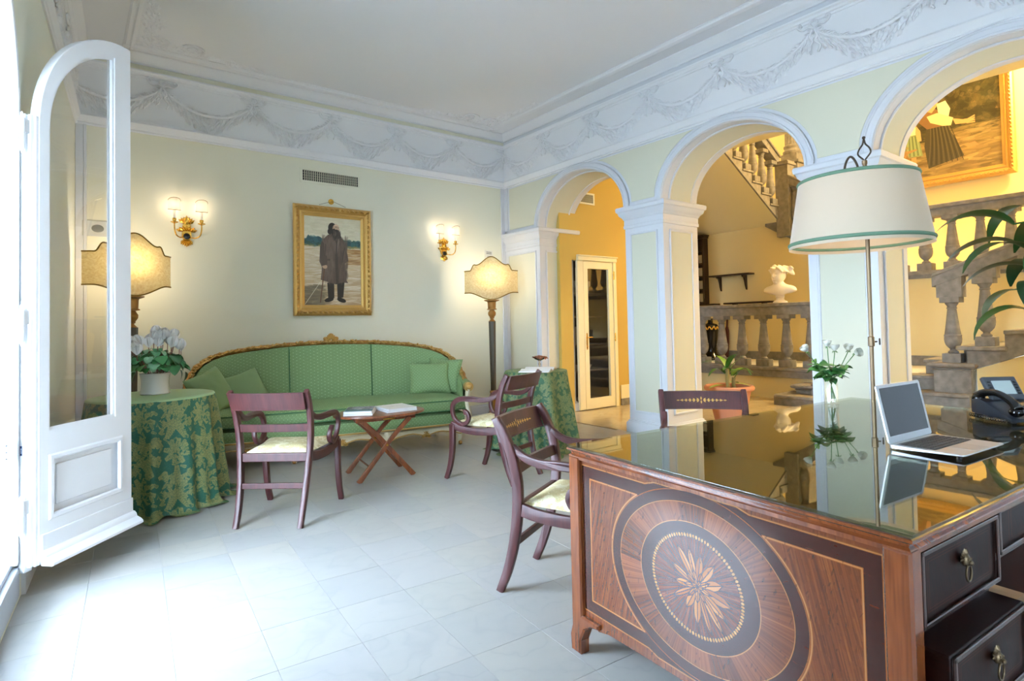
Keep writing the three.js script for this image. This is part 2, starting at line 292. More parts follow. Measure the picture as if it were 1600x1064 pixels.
// floor: rows of marble tiles on a dark bed
{
  const f = structGroup('floor');
  struct('bed', box6(-1.2, XA, -.14, -.012, ZB - .2, ZF + .2), std({ color: hex('#bdbbb6'), roughness: .9 }), f);
  const c = Math.cos(rad(4.1)), s = Math.sin(rad(4.1)), du = .315, dv = .334, list = [], r = RNG(11);
  for (let i = -6; i < 18; i++) for (let j = -18; j < 17; j++) {
    const u = .44 + du * (i + .5), v = -1.945 + dv * (j + .5), x = u * c - v * s, z = u * s + v * c;
    if (x > XA - .02 || z < ZB - .1 || z > ZF || x < -.2 - .0717 * (z + 3.55) - .16) continue;
    const q = V(x, 0, z).project(camera), seen = Math.abs(q.x) < 1.12 && Math.abs(q.y) < 1.12 && q.z < 1 && z < .3;
    list.push({ x, z, seen, d: Math.hypot(x, z), k: Math.floor(r() * 6), m: Math.floor(r() * FLOOR.length), t: (r() - .5) * .0006 });
  }
  const geos = [0, 1, 2, 3, 4, 5].map((k) => { const g = bx(du - .0009, .014, dv - .0009, 0, -.007, 0, .0008); const uv = g.attributes.uv; for (let i = 0; i < uv.count; i++) uv.setXY(i, uv.getX(i) * 1.3 + k * .37, uv.getY(i) * 1.3 + k * .61); return g; });
  list.sort((a, b) => (b.seen - a.seen) || a.d - b.d);
  const rest = [];
  list.forEach((t, i) => {
    if (t.seen && i < 290) { const m = part('tile', geos[t.k], FLOOR[t.m], f); m.position.set(t.x, t.t, t.z); m.rotation.y = -rad(4.1); }
    else rest.push(put(geos[t.k], [t.x, t.t, t.z], [0, -rad(4.1), 0]));
  });
  const m = part('tile', rest, FLOOR[0], f); m.userData.kind = 'stuff';
}
// back wall
struct('wall_back', box6(-.6, XA + .05, -.1, H + .2, ZB - .3, ZB), M.yellow);
const PROF = {
  low: [[0, 3.215], [.012, 3.215], [.018, 3.225], [.012, 3.238], [.022, 3.245], [.03, 3.27], [.044, 3.30], [.034, 3.318], [.006, 3.322], [0, 3.322]],
  up: [[0, 3.772], [.014, 3.774], [.016, 3.792], [.03, 3.797], [.034, 3.815], [.052, 3.826], [.052, 3.84], [0, 3.842]],
  top: [[0, 3.905], [.02, 3.905], [.026, 3.918], [.05, 3.935], [.085, 3.972], [.1, 3.985], [.1, H], [0, H]],
  base: [[0, 0], [.018, 0], [.018, .1], [.012, .112], [.012, .12], [0, .125]],
};
function friezeRun(len, place) {        // mouldings of one wall, each a piece of its own
  return [['lower_moulding', run(PROF.low, len)], ['frieze_field', uvBox(ext(shapeOf([[0, 3.32], [.006, 3.32], [.006, 3.775], [0, 3.775]]), len))], ['upper_moulding', run(PROF.up, len)], ['cornice', run(PROF.top, len)]].map(([n, g]) => [n, place(g)]);
}
const onBack = (g) => g.rotateY(-PI / 2).translate(XA, 0, ZB), onArch = (g) => g.rotateY(PI).translate(XA, 0, ZF);
const friezes = {};
for (const [side, len, place] of [['back', XA + .2, onBack], ['right', ZF - ZB, onArch]]) {
  const g = friezes[side] = structGroup('trim_' + side);
  friezeRun(len, place).forEach(([n, geo]) => part(n, geo, M.plaster, g));
}
{ const g = friezes.left = leftGroup('trim_left'); friezeRun(7.6, (q) => q.translate(0, 0, -3.3)).forEach(([n, geo]) => part(n, geo, M.plaster, g)); }
{ // white strips that frame the yellow field in both corners
  const g = structGroup('trim_corner');
  part('corner_strip', [box6(XA - .05, XA, 0, 3.22, ZB, ZB + .012, .003), box6(XA - .075, XA - .05, 0, 3.22, ZB, ZB + .02, .006)], M.white, g);
  part('corner_strip', [box6(XA - .012, XA, 2.56, 3.22, ZB, ZB + .07, .003), box6(XA - .02, XA, 2.56, 3.22, ZB + .07, ZB + .09, .006)], M.white, g);
  part('corner_strip', [box6(.03, .09, 0, 3.22, ZB, ZB + .012, .003), box6(.09, .115, 0, 3.22, ZB, ZB + .02, .006)], M.white, g);
}
struct('baseboard_back', onBack(run(PROF.base, XA)), M.white);
// arch wall
const ARCH = { half: .76, rise: .6, spring: 2.545, z: [-5.203, -3.15, -1.09], n: 36 };
const arcPts = (zc, dx = 0, n = ARCH.n) => Array.from({ length: n + 1 }, (_, i) => { const a = PI - i / n * PI; return [zc + Math.cos(a) * (ARCH.half + dx), ARCH.spring + Math.sin(a) * (ARCH.rise + dx)]; });
const faceX = (g, x) => g.rotateY(PI / 2).translate(x, 0, 0);     // shapes are drawn in (-z, y)
const mz = (pts) => pts.map(([z, y]) => [-z, y]);
{
  const w = structGroup('wall_right');
  const out = [[-7.0, -.1]];
  for (const zc of ARCH.z) { out.push([zc - ARCH.half, -.1]); out.push(...arcPts(zc)); out.push([zc + ARCH.half, -.1]); }
  out.push([ZF + .3, -.1], [ZF + .3, H + .2], [-7.0, H + .2]);
  part('masonry', uvBox(toCreasedNormals(faceX(ext(shapeOf(mz(out)), XB - XA), XA), .5)), M.white, w);
  for (const zc of ARCH.z) {
    const band = (d0, d1) => { const o = arcPts(zc, d1), i = arcPts(zc, d0).reverse(); return shapeOf(mz([...o, ...i])); };
    part('archivolt', [toCreasedNormals(faceX(ext(band(0, .085), .022, .004), XA - .022), .6), toCreasedNormals(faceX(ext(band(.006, .028), .034, .004), XA - .034), .6), toCreasedNormals(faceX(ext(band(.066, .085), .032, .006), XA - .032), .6)].map((g) => uvBox(g)), M.white, w);
    part('intrados_panel', uvBox(toCreasedNormals(faceX(ext(band(-.006, 0.002), .36), XA + .125), .5)), M.panel, w);
    for (const x of [XA + .1, XA + .485]) part('intrados_bead', uvBox(toCreasedNormals(faceX(ext(band(-.014, .002), .026, .004), x), .5)), M.white, w);
  }
  // spandrel panels
  const top = 3.195, im = 2.6;
  const side = (zc, s) => arcPts(zc, .115).filter(([z, y]) => (s > 0 ? z > zc : z < zc) && y > im + .02 && y < top - .012);
  const sp = (l, r) => {      // between the right flank of arch l and the left flank of arch r
    const L = l === null ? [[ZB + .12, im], [ZB + .12, top]] : side(l, 1).reverse(), R = r === null ? [[ZF, top], [ZF, im]] : side(r, -1).reverse();
    return [...(l === null ? L : [[L[0][0] + .004, im], ...L, [L[L.length - 1][0] - .09, top]]), ...(r === null ? R : [[R[0][0] + .09, top], ...R, [R[R.length - 1][0] - .004, im]])];
  };
  for (const [l, r] of [[null, ARCH.z[0]], [ARCH.z[0], ARCH.z[1]], [ARCH.z[1], ARCH.z[2]], [ARCH.z[2], null]])
    part('spandrel_panel', uvBox(faceX(ext(shapeOf(mz(sp(l, r))), .006, .002), XA - .006)), M.panel, w);
  // piers: capital, plinth, framed panels
  const piers = [[-7.0, ARCH.z[0] - ARCH.half], [ARCH.z[0] + ARCH.half, ARCH.z[1] - ARCH.half], [ARCH.z[1] + ARCH.half, ARCH.z[2] - ARCH.half], [ARCH.z[2] + ARCH.half, ARCH.z[2] + ARCH.half + .53]];
  const frame = (a, b, y0, y1, t = .022, d = .014) => [[a, b, y0, y0 + t], [a, b, y1 - t, y1], [a, a + t, y0, y1], [b - t, b, y0, y1]].map(([p, q, r, s]) => ext([[p, r], [q, r], [q, s], [p, s]], d, .005));
  piers.forEach(([z0, z1], k) => {
    part('capital', ringRect(XA, XB, z0, z1, [[0, 2.3], [.012, 2.302], [.014, 2.335], [.008, 2.34], [.008, 2.4], [.016, 2.405], [.02, 2.42], [.03, 2.432], [.05, 2.452], [.06, 2.485], [.074, 2.495], [.078, 2.53], [.07, 2.545], [0, 2.55]]), M.white, w);
    part('impost_band', box6(XA - .012, XB, 2.55, 2.585, z0, z1, .003), M.white, w);
    part('plinth', ringRect(XA, XB, z0, z1, [[.03, 0], [.03, .1], [.024, .115], [.012, .122], [.012, .135], [0, .14]]), M.white, w);
    const a = k ? z0 + .095 : ZB + .09, b = z1 - .095;
    part('pier_panel', uvBox(faceX(ext(mz([[a, .25], [b, .25], [b, 2.22], [a, 2.22]]), .005, .001), XA - .005)), M.panel, w);
    part('panel_bead', frame(-b - .022, -a + .022, .228, 2.242).map((g) => uvBox(faceX(g, XA - .014))), M.white, w);
    for (const [z, s] of [[z0, -1], [z1, 1]]) {
      if (!k && s < 0) continue;
      const place = (g, d) => (s > 0 ? g.translate(0, 0, z) : g.translate(0, 0, z - d));
      part('reveal_panel', uvBox(place(ext([[XA + .125, .25], [XA + .485, .25], [XA + .485, 2.22], [XA + .125, 2.22]], .005, .001), .005)), M.panel, w);
      part('reveal_bead', frame(XA + .1, XA + .51, .228, 2.242, .025).map((g) => uvBox(place(g, .014))), M.white, w);
    }
  });
}
// left wall: arched French window, plus an opening added out of view for fill
const OPEN = [0, 5.24], OW = 1.3, OS = 2.26, SILL = .15;
const openPts = (s0, d = 0, y0 = SILL) => { const c = s0 + OW / 2, r = OW / 2 + d, p = [[s0 - d, y0]]; for (let i = 0; i <= 28; i++) { const a = PI - i / 28 * PI; p.push([c + Math.cos(a) * r, OS + Math.sin(a) * r]); } p.push([s0 + OW + d, y0]); return p; };
const onLeft = (g) => g.rotateY(-PI / 2);
{
  const w = leftGroup('wall_left'), sh = shapeOf([[-3.6, -.1], [7.6, -.1], [7.6, H + .2], [-3.6, H + .2]]);
  for (const s of OPEN) { const h = new THREE.Path(); openPts(s, .05).forEach(([x, y], i) => i ? h.lineTo(x, y) : h.moveTo(x, y)); h.closePath(); sh.holes.push(h); }
  part('masonry', uvBox(toCreasedNormals(onLeft(ext(sh, .42)), .5)), M.yellow, w);
  for (const s of OPEN) part('sill', [box6(-.42, .004, .02, SILL + .01, s - .05, s + OW + .05, .004), box6(-.6, -.02, SILL + .01, SILL + .035, s - .05, s + OW + .05, .006)], std({ map: marbles[1], color: hex('#d8dde2'), roughness: .4 }), w);
}
OPEN.forEach((s, i) => {           // wooden linings of the French window and of the added opening
  const w = leftGroup('window_frame_' + (i + 1)), o = openPts(s, .05, SILL + .03), q = openPts(s, 0, SILL + .03).reverse();
  part('lining', uvBox(toCreasedNormals(onLeft(ext(shapeOf([...o, ...q]), .3, .004)).translate(.004, 0, 0), .5)), M.whiteWood, w);
  const q2 = openPts(s, -.035, SILL + .03).reverse();
  part('stop', uvBox(toCreasedNormals(onLeft(ext(shapeOf([...openPts(s, .0, SILL + .03), ...q2]), .07, .006)).translate(-.1, 0, 0), .5)), M.whiteWood, w);
});
{ const g = leftGroup('baseboard_left'); for (const [a, b] of [[-3.3, -.12], [1.42, 5.12]]) part('board', run(PROF.base, b - a).translate(0, 0, a), M.white, g); }
struct('wall_front', box6(-1.4, XB, -.1, H + .2, ZF, ZF + .3), M.yellow);
// ceiling with a moulded panel
struct('ceiling', box6(-1.4, XB, H, H + .25, ZB - .3, ZF + .3), M.ceiling);
{
  const g = structGroup('trim_ceiling'), pr = [[-.045, 0], [-.045, -.012], [-.03, -.026], [-.014, -.02], [0, -.02], [.012, -.034], [.03, -.028], [.04, -.01], [.05, -.008], [.05, 0]];
  const x0 = .44, x1 = XA - .33, z0 = ZB + .21, z1 = ZF - .4;
  const bar = (len) => uvBox(toCreasedNormals(ext(shapeOf(pr), len), .5));
  part('moulding', bar(x1 - x0 + .1).rotateY(-PI / 2).translate(x1 + .05, H, z0), M.ceiling, g);
  part('moulding', bar(x1 - x0 + .1).rotateY(PI / 2).translate(x0 - .05, H, z1), M.ceiling, g);
  part('moulding', bar(z1 - z0 + .1).rotateY(PI).translate(x1, H, z1 + .05), M.ceiling, g);
  part('moulding', bar(z1 - z0 + .1).translate(x0, H, z0 - .05), M.ceiling, g);
  // scrolling leaves in the two far corners of the panel
  const r = RNG(21), leaf = reliefLeaf(.075, .045, .014);
  for (const [cx, sx] of [[x0 + .06, 1], [x1 - .06, -1]]) {
    const bits = [];
    const spray = (dx, dz, len) => { for (let i = 0; i < 46; i++) { const t = i / 46, w = .17 * (1 - t) + .03; for (let k = 0; k < 2; k++) { const o = r() * w, a = Math.atan2(dx, dz) + (r() - .5) * 2.2; bits.push(put(leaf, [cx + sx * (dx * t * len + dz * o + .02), H - .002, z0 + .06 + dz * t * len + dx * o], [PI / 2, 0, 0], .6 + r() * .7).clone()); bits[bits.length - 1].translate(0, 0, 0); const gq = put(leaf, [0, 0, 0], [0, 0, a * sx], .6 + r() * .6); gq.rotateX(PI / 2); gq.translate(cx + sx * (dx * t * len + dz * o + .02), H, z0 + .06 + dz * t * len + dx * o); bits[bits.length - 1] = gq; } } };
    spray(1, 0, 1.15); spray(0, 1, 1.0);
    for (let k = 0; k < 2; k++) bits.push(sweep(Array.from({ length: 22 }, (_, i) => { const a = i / 21 * 9, q = .02 + .09 * i / 21; return [cx + sx * (.16 + k * .3 + Math.cos(a) * q), H - .006, z0 + .22 + Math.sin(a) * q]; }), .011, { n: 44, k: 5 }));
    part('leaf_ornament', bits, M.ceiling, g);
  }
}
// outside, out of view: ground kept pale to bounce daylight onto the ceiling
struct('unseen_terrace', box6(-40, -.62, -.3, -.02, -40, 40), std({ color: hex('#d6d6d6'), roughness: .9 }));

{ const g = leftGroup('added_shade_roof'); part('slab', box6(-2.1, -.42, 3.25, 3.45, -3.4, 7.5), M.white, g); }  // added roof, out of view: keeps high sky light off the near floor

// plaster garlands on the frieze
{
  const r = RNG(33), bits = [], W = .865, yTop = 3.70, drop = .2, leaf = reliefLeaf(.085, .036, .022), leaf2 = reliefLeaf(.055, .03, .018);
  const cat = (t) => { const x = -W / 2 + t * W, k = (2 * t - 1); return [x, yTop - drop * (1 - Math.pow(Math.abs(k), 2.1))]; };      // the rope
  bits.push(sweep(Array.from({ length: 20 }, (_, i) => [...cat(i / 19), .012]), (t) => .011 + .007 * Math.sin(t * PI), { n: 60, k: 6 }));
  for (let i = 0; i < 150; i++) {       // leaves of the swag lie outwards and hang down
    const t = .03 + .94 * r(), [x, y] = cat(t), fat = .04 + .12 * Math.sin(t * PI), off = r() * fat, dir = t < .5 ? -1 : 1;
    bits.push(put(leaf, [x, y + .012 - off, .004], [.25 * (r() - .3), (r() - .5) * .5, PI + dir * (-.9 + r() * .7) * (1 - .2 * r())], .55 + r() * .55));
  }
  for (let i = 0; i < 34; i++) { const t = i / 33, [x, y] = cat(t), d = t < .5 ? -1 : 1; bits.push(put(leaf2, [x, y, .008], [0, 0, d * (1.2 + .4 * r())], .8 + r() * .4)); bits.push(put(leaf2, [x, y, .01], [0, 0, PI / 2 * -d + d * .9], .7 + r() * .3)); }
  const knot = [];                       // bow with loops and two falling ribbons
  for (const s of [-1, 1]) {
    knot.push(sweep([[0, .01, .014], [s * .04, .035, .02], [s * .085, .025, .016], [s * .12, .045, .014], [s * .135, .07, .014], [s * .115, .085, .016], [s * .1, .06, .016]], .0085, { n: 30, k: 6, sx: 1.3 }));
    knot.push(sweep([[0, .01, .015], [s * .03, .06, .018], [s * .005, .085, .014]], .009, { n: 14, k: 6 }));
    knot.push(sweep([[s * .01, 0, .018], [s * .03, -.06, .022], [s * .012, -.1, .02], [s * .05, -.15, .016], [s * .03, -.2, .01]], (t) => .011 * (1 - .4 * t), { n: 24, k: 6, sx: 1.6 }));
    for (let i = 0; i < 16; i++) knot.push(put(leaf, [s * (.02 + r() * .07), -.02 - r() * .13, .006 + r() * .01], [0, (r() - .5) * .6, PI + s * (.2 + r() * .5)], .5 + r() * .4));
  }
  for (let i = 0; i < 9; i++) knot.push(put(new THREE.SphereGeometry(.014 + r() * .006, 7, 5), [(r() - .5) * .07, -.04 - r() * .06, .014]));
  const swag = merge(bits), bow = merge(knot);
  for (let k = 0; k < 6; k++) { if (k < 5.9) { const s = part('garland', swag, M.plaster, friezes.back); s.position.set(.305 + .865 * (k - 0) + .0, 0, ZB + .006); } const b = part('bow', bow, M.plaster, friezes.back); b.position.set(.738 + .865 * k - .001, yTop, ZB + .006); if (k === 5) b.position.x -= .02; }
  for (let k = 0; k < 7; k++) {
    const s = part('garland', swag, M.plaster, friezes.right); s.position.set(XA - .006, 0, ZB + .02 + .445 + .89 * k); s.rotation.y = -PI / 2; s.scale.x = .89 / W;
    const b = part('bow', bow, M.plaster, friezes.right); b.position.set(XA - .006, yTop, ZB + .04 + .89 * (k + 1) - .02); b.rotation.y = -PI / 2;
  }
  for (let k = 0; k < 4; k++) {
    const s = part('garland', swag, M.plaster, friezes.left); s.position.set(.006, 0, -2.72 + .865 * k); s.rotation.y = PI / 2;
    const b = part('bow', bow, M.plaster, friezes.left); b.position.set(.006, yTop, -2.72 + .4325 + .865 * k); b.rotation.y = PI / 2;
  }
}
// ---------------------------------------------------------------- the stair hall behind the arches
const XF = 10.2, XP = 11.5, HZ0 = -7.7, HZ1 = 1.2, HH = 6.3;
const alongX = (pts) => pts.map(([z, y]) => [-z, y]);
const plateX = (pts, x0, x1, bevel = 0) => uvBox(faceX(ext(shapeOf(alongX(pts)), x1 - x0, bevel), x0));     // a (z, y) outline, thick in x
{
  const f = structGroup('hall_floor');
  struct('bed', box6(XA, 8.9, -.14, -.012, HZ0, HZ1), M.hallFloor, f);
  const r = RNG(4);
  for (let i = 0; i < 9; i++) for (let j = 0; j < 22; j++) {
    const w = .42, x = XB + .01 + w * (i + .5), z = HZ0 + w * (j + .5); if (x > 8.85 || (z < -5.9 && x < 8.1)) continue;
    const g = bx(w - .002, .012, w - .002, 0, -.006, 0, .0008); const uv = g.attributes.uv, o = r() * 4; for (let q = 0; q < uv.count; q++) uv.setXY(q, uv.getX(q) + o, uv.getY(q) + o * 1.7);
    const m = part('tile', g, M.hallFloor, f); m.position.set(x, 0, z);
  }
  ARCH.z.forEach((zc) => part('threshold', box6(XA - .015, XB + .01, -.05, .002, zc - ARCH.half, zc + ARCH.half, .002), M.hallFloor, f));
}
// corridor wall with the glazed doors
const CW = -5.9, DX0 = 5.545, DX1 = 6.42, DH = 2.16;
{
  const sh = shapeOf([[XA + .3, -.1], [8.1, -.1], [8.1, HH], [XA + .3, HH]]), h = new THREE.Path(); h.moveTo(DX0 + .03, -.005); h.lineTo(DX1 - .03, -.005); h.lineTo(DX1 - .03, DH - .03); h.lineTo(DX0 + .03, DH - .03); h.closePath(); sh.holes.push(h);
  struct('hall_wall_left', [uvBox(ext(sh, .12).translate(0, 0, CW - .12)), box6(XB, 8.1, -.1, HH, HZ0, CW - .75)], M.corridor);
  const b = structGroup('baseboard_hall');
  part('board', [box6(DX1 + .09, 8.1, .1, .3, CW, CW + .018, .004)], M.cream, b); part('stone_base', box6(DX1 + .09, 8.1, 0, .1, CW, CW + .022, .003), M.stone, b);
}
struct('hall_wall_end', [box6(8.0, 8.1, -.1, HH, HZ0, CW - .1), box6(8.0, XP, -.1, HH, HZ0 - .3, HZ0)], M.hallWall);
struct('hall_wall_far', plateX([[HZ0, -.1], [HZ1, -.1], [HZ1, 1.8], [-3.68, 1.8], [-5.56, 2.96], [HZ0, 2.96]], XF, XF + .12), M.hallWall);
struct('hall_wall_upper', box6(XP, XP + .3, -.1, HH, HZ0, HZ1), M.ochre);
struct('hall_wall_right', box6(XB, XP, -.1, HH, HZ1, HZ1 + .3), M.hallWall);
struct('hall_wall_front', box6(XB - .3, XB, H + .2, HH, HZ0, HZ1), M.ochre);
struct('hall_ceiling', box6(XB - .3, XP + .3, HH, HH + .3, HZ0 - .3, HZ1 + .3), M.cream);
struct('gallery_slab', [box6(XB, 8.4, 3.97, 4.15, HZ0, HZ1)], M.cream);
// stone skirting on the lower landing, stone edge of the upper landing
struct('trim_skirting', box6(XF - .025, XF, .49, .64, HZ0, 1.1, .004), M.stone);
struct('landing_lower', [box6(8.86, XF, .30, .488, HZ0, -1.9), box6(8.7, 8.9, .0, .486, -3.86, -2.6)], M.tread);
struct('landing_wall', box6(8.72, 8.84, -.1, .34, HZ0, -3.9), M.hallWall);
struct('landing_upper', box6(XF + .02, XP, 1.72, 1.905, -3.7, HZ1), M.tread);
struct('landing_turn', box6(XF + .002, XP, 2.951, 3.06, HZ0, -5.3), M.stone);

// balusters
const BP = [[.05, 0], [.056, .02], [.05, .04], [.034, .06], [.034, .085], [.05, .11], [.074, .16], [.086, .22], [.09, .28], [.087, .335], [.09, .345], [.09, .362], [.083, .37], [.072, .5], [.058, .7], [.047, .86], [.045, .875], [.054, .885], [.054, .9], [.046, .91], [.05, .94], [.066, .975], [.068, 1]];
const balG = new Map();
function balusterGeo(h, k = 1) { const key = h.toFixed(3) + k; if (!balG.has(key)) { const ph = .11 * k, ch = .07 * k; balG.set(key, merge([bx(.19 * k, ph, .19 * k, 0, ph / 2, 0, .006), uvBox(lathe(BP.map(([r, y]) => [r * k, ph + y * (h - ph - ch)]), 24)), bx(.2 * k, ch, .2 * k, 0, h - ch / 2, 0, .004)])); } return balG.get(key); }
function rail(pts, w, h, lip = .02) {      // (z, y) top edge, a stone beam with a moulded top
  const a = pts.map(([z, y]) => [z, y]), lo = [...pts].reverse().map(([z, y]) => [z, y - h]);
  const up = pts.map(([z, y]) => [z, y]), ul = [...pts].reverse().map(([z, y]) => [z, y - .05]);
  return [plateX([...a, ...lo], -w / 2, w / 2, .004), plateX([...up, ...ul], -w / 2 - lip, w / 2 + lip, .012)];
}
// lower landing
{
  const o = thing('balustrade', 'grey stone balustrade with five balusters below the marble bust', 'balustrade', [8.8, 0, 0]);
  part('base', [box6(-.13, .13, .335, .46, HZ0 + .05, -3.88, .004), box6(-.16, .15, .44, .49, HZ0 + .05, -3.85, .012)], M.stone, o);
  for (let k = 0; k < 8; k++) { const b = part('baluster', balusterGeo(.82), M.stone, o); b.position.set(0, .49, -4.165 - .372 * k); }
  part('rail', [box6(-.11, .11, 1.3, 1.455, HZ0 + .05, -3.9, .004), box6(-.15, .15, 1.43, 1.485, HZ0 + .05, -3.9, .014)], M.stone, o);
}
// upper landing
{
  const o = thing('balustrade', 'grey stone balustrade on the upper landing under the large gilt painting', 'balustrade', [XF + .02, 0, 0]);
  part('base', [box6(-.07, .14, 1.8, 1.86, -3.7, HZ1, .003), box6(-.1, .14, 1.85, 1.915, -3.7, HZ1, .01)], M.stone, o);
  for (let k = 0; k < 12; k++) { const b = part('baluster', balusterGeo(.8), M.stone, o); b.position.set(.02, 1.915, -3.44 + .335 * k); }
  part('rail', [box6(-.09, .13, 2.7, 2.83, -3.7, HZ1, .004), box6(-.13, .17, 2.81, 2.875, -3.7, HZ1, .014)], M.stone, o);
}
// second flight, up the far wall to the turn; third flight, towards the room
{
  const o = thing('stair_flight', 'stone stair flight climbing leftwards from the painted landing to the turn', 'stairs', [XF, 0, 0]);
  const S = .6, y0 = (z) => 1.8 + (-3.7 - z) * S;
  part('string', plateX([[-3.7, 1.8], [-3.7, 2.02], [-5.25, y0(-5.25) + .32], [-5.56, 2.93 + .2], [-5.56, 2.93]], -.06, .1), M.stone, o);
  for (let k = 0; k < 6; k++) part('step', box6(.05, 1.25, 1.9 + .18 * k, 1.9 + .18 * (k + 1), -3.72 - .3 * (k + 1), -3.7 - .3 * k, .006), M.tread, o);
  for (let k = 0; k < 4; k++) { const z = -3.92 - .37 * k, b = part('baluster', balusterGeo(.84), M.stone, o); b.position.set(.02, y0(z) + .2, z); }
  const q = rail([[-3.6, 2.9], [-5.2, 2.9 + 1.6 * S]], .2, .17); part('rail', q, M.stone, o);
}
{
  const o = thing('stair_flight', 'stone stair flight seen from below, rising to the left behind the middle arch', 'stairs', [0, 0, -5.3]);
  const S = .582, yb = (x) => 2.95 + (XF - x) * S, n = 6, run_ = (XF - .1 - 8.4) / n;
  // sloping soffit, sawtooth string with steps, balusters, rail
  part('soffit', uvBox(ext(shapeOf([[XF, 2.95], [8.38, yb(8.38)], [8.38, yb(8.38) + .16], [XF, 3.06]]), 2.38).translate(0, 0, -2.39)), M.cream, o);
  const saw = [[XF, 2.955], [8.38, yb(8.38) + .005]]; saw.push([8.38, yb(8.38) + .34]); for (let k = n - 1; k >= 0; k--) { const x1 = XF - .1 - run_ * k, x0 = x1 - run_, y = yb(x1) + .15; saw.push([x0, y + .12], [x1, y + .12]); } saw.push([XF, yb(XF) + .1]);
  part('string', uvBox(ext(shapeOf(saw), .09, .004)).translate(0, 0, -.07), M.stonePale, o);
  for (let k = 0; k < n; k++) { const x1 = XF - .1 - run_ * k, y = yb(x1) + .27; part('step', box6(x1 - run_ - .01, x1 + .03, y - .035, y, -2.38, .045, .008), M.stonePale, o); const b = part('baluster', balusterGeo(.78, .9), M.stonePale, o); b.position.set(x1 - run_ / 2, y, -.04); }
  part('rail', [uvBox(ext(shapeOf([[XF - .05, yb(XF - .05) + 1.17], [8.3, yb(8.3) + 1.17], [8.3, yb(8.3) + 1.02], [XF - .05, yb(XF - .05) + 1.02]]), .18, .004)).translate(0, 0, -.13), uvBox(ext(shapeOf([[XF - .05, yb(XF - .05) + 1.2], [8.3, yb(8.3) + 1.2], [8.3, yb(8.3) + 1.15], [XF - .05, yb(XF - .05) + 1.15]]), .24, .01)).translate(0, 0, -.16)], M.stonePale, o);
}
{
  const o = thing('newel_post', 'square stone newel post where the two upper stair flights meet', 'newel post', [XF + .0, 0, -5.2]);
  part('shaft', [box6(-.118, .118, 2.7, 3.98, -.118, .118, .006)], M.stone, o);
  part('cap', [box6(-.14, .16, 3.98, 4.03, -.14, .14, .01), box6(-.12, .14, 4.03, 4.06, -.12, .12, .01)], M.stone, o);
}
{
  const o = thing('column', 'fluted dark stone column on a square pedestal above the stair newel', 'column', [XF + .62, 0, -5.35]);
  part('pedestal', [box6(-.17, .17, 3.04, 4.12, -.17, .17, .008), box6(-.21, .21, 4.12, 4.18, -.21, .21, .015)], M.stonePale, o);
  const pts = []; for (let i = 0; i < 96; i++) { const a = i / 96 * 2 * PI, q = .125 - .012 * Math.abs(Math.sin(a * 8)); pts.push([Math.cos(a) * q, Math.sin(a) * q]); }
  part('shaft', uvBox(ext(shapeOf(pts), 1.5).rotateX(-PI / 2).translate(0, 4.5, 0)), M.stone, o);
  part('base', [box6(-.15, .15, 4.18, 4.32, -.15, .15, .006), uvBox(lathe([[.15, 4.32], [.165, 4.35], [.165, 4.38], [.14, 4.4], [.135, 4.43], [.15, 4.45], [.15, 4.48], [.125, 4.5]], 32))], M.stone, o);
}
// first flight and the steps between the pedestals
{
  const o = thing('stair_flight', 'wide stone steps rising from the hall floor between two low pedestals', 'stairs', [0, 0, 0]);
  const step = (x0, z0, z1, y0, y1, xe) => [box6(x0 + .03, xe, y0, y1 - .04, z0 + .03, z1 - .03), uvBox(toCreasedNormals(ext(shapeOf([[x0 + .12, -z1], [x0 + .03, -z1 + .03], [x0, -z1 + .12], [x0, -z0 - .12], [x0 + .03, -z0 - .03], [x0 + .12, -z0], [xe, -z0], [xe, -z1]]), .05, .016, 8, 3).rotateX(-PI / 2).translate(0, y1 - .05, 0), .6))];
  part('step', step(8.06, -4.42, -2.06, 0, .15, 8.71), M.stone, o); part('step', step(8.3, -4.0, -2.12, .15, .31, 8.71), M.stone, o); part('step', step(8.58, -3.86, -2.54, .31, .488, 8.86), M.stone, o);
}
{
  const ped = (name, label, z0, z1, y0, y1, x0, x1) => { const o = thing(name, label, 'pedestal', [(x0 + x1) / 2, y0, (z0 + z1) / 2]), w = (x1 - x0) / 2, d = (z1 - z0) / 2; part('body', ringRect(-w, w, -d, d, [[0, 0], [0, y1 - y0 - .085], [.012, y1 - y0 - .075], [0, y1 - y0 - .06]]), M.stone, o); part('cap', ringRect(-w, w, -d, d, [[.01, y1 - y0 - .062], [.045, y1 - y0 - .05], [.058, y1 - y0 - .03], [.05, y1 - y0 - .008], [.03, y1 - y0]]), M.stone, o); return o; };
  ped('pedestal', 'low moulded stone pedestal at the left end of the hall steps', -4.2, -3.86, .15, .285, 8.36, 8.7);
  ped('pedestal', 'stone pedestal carrying the first baluster of the right-hand stair flight', -2.52, -2.15, .31, .665, 8.42, 8.79);
}
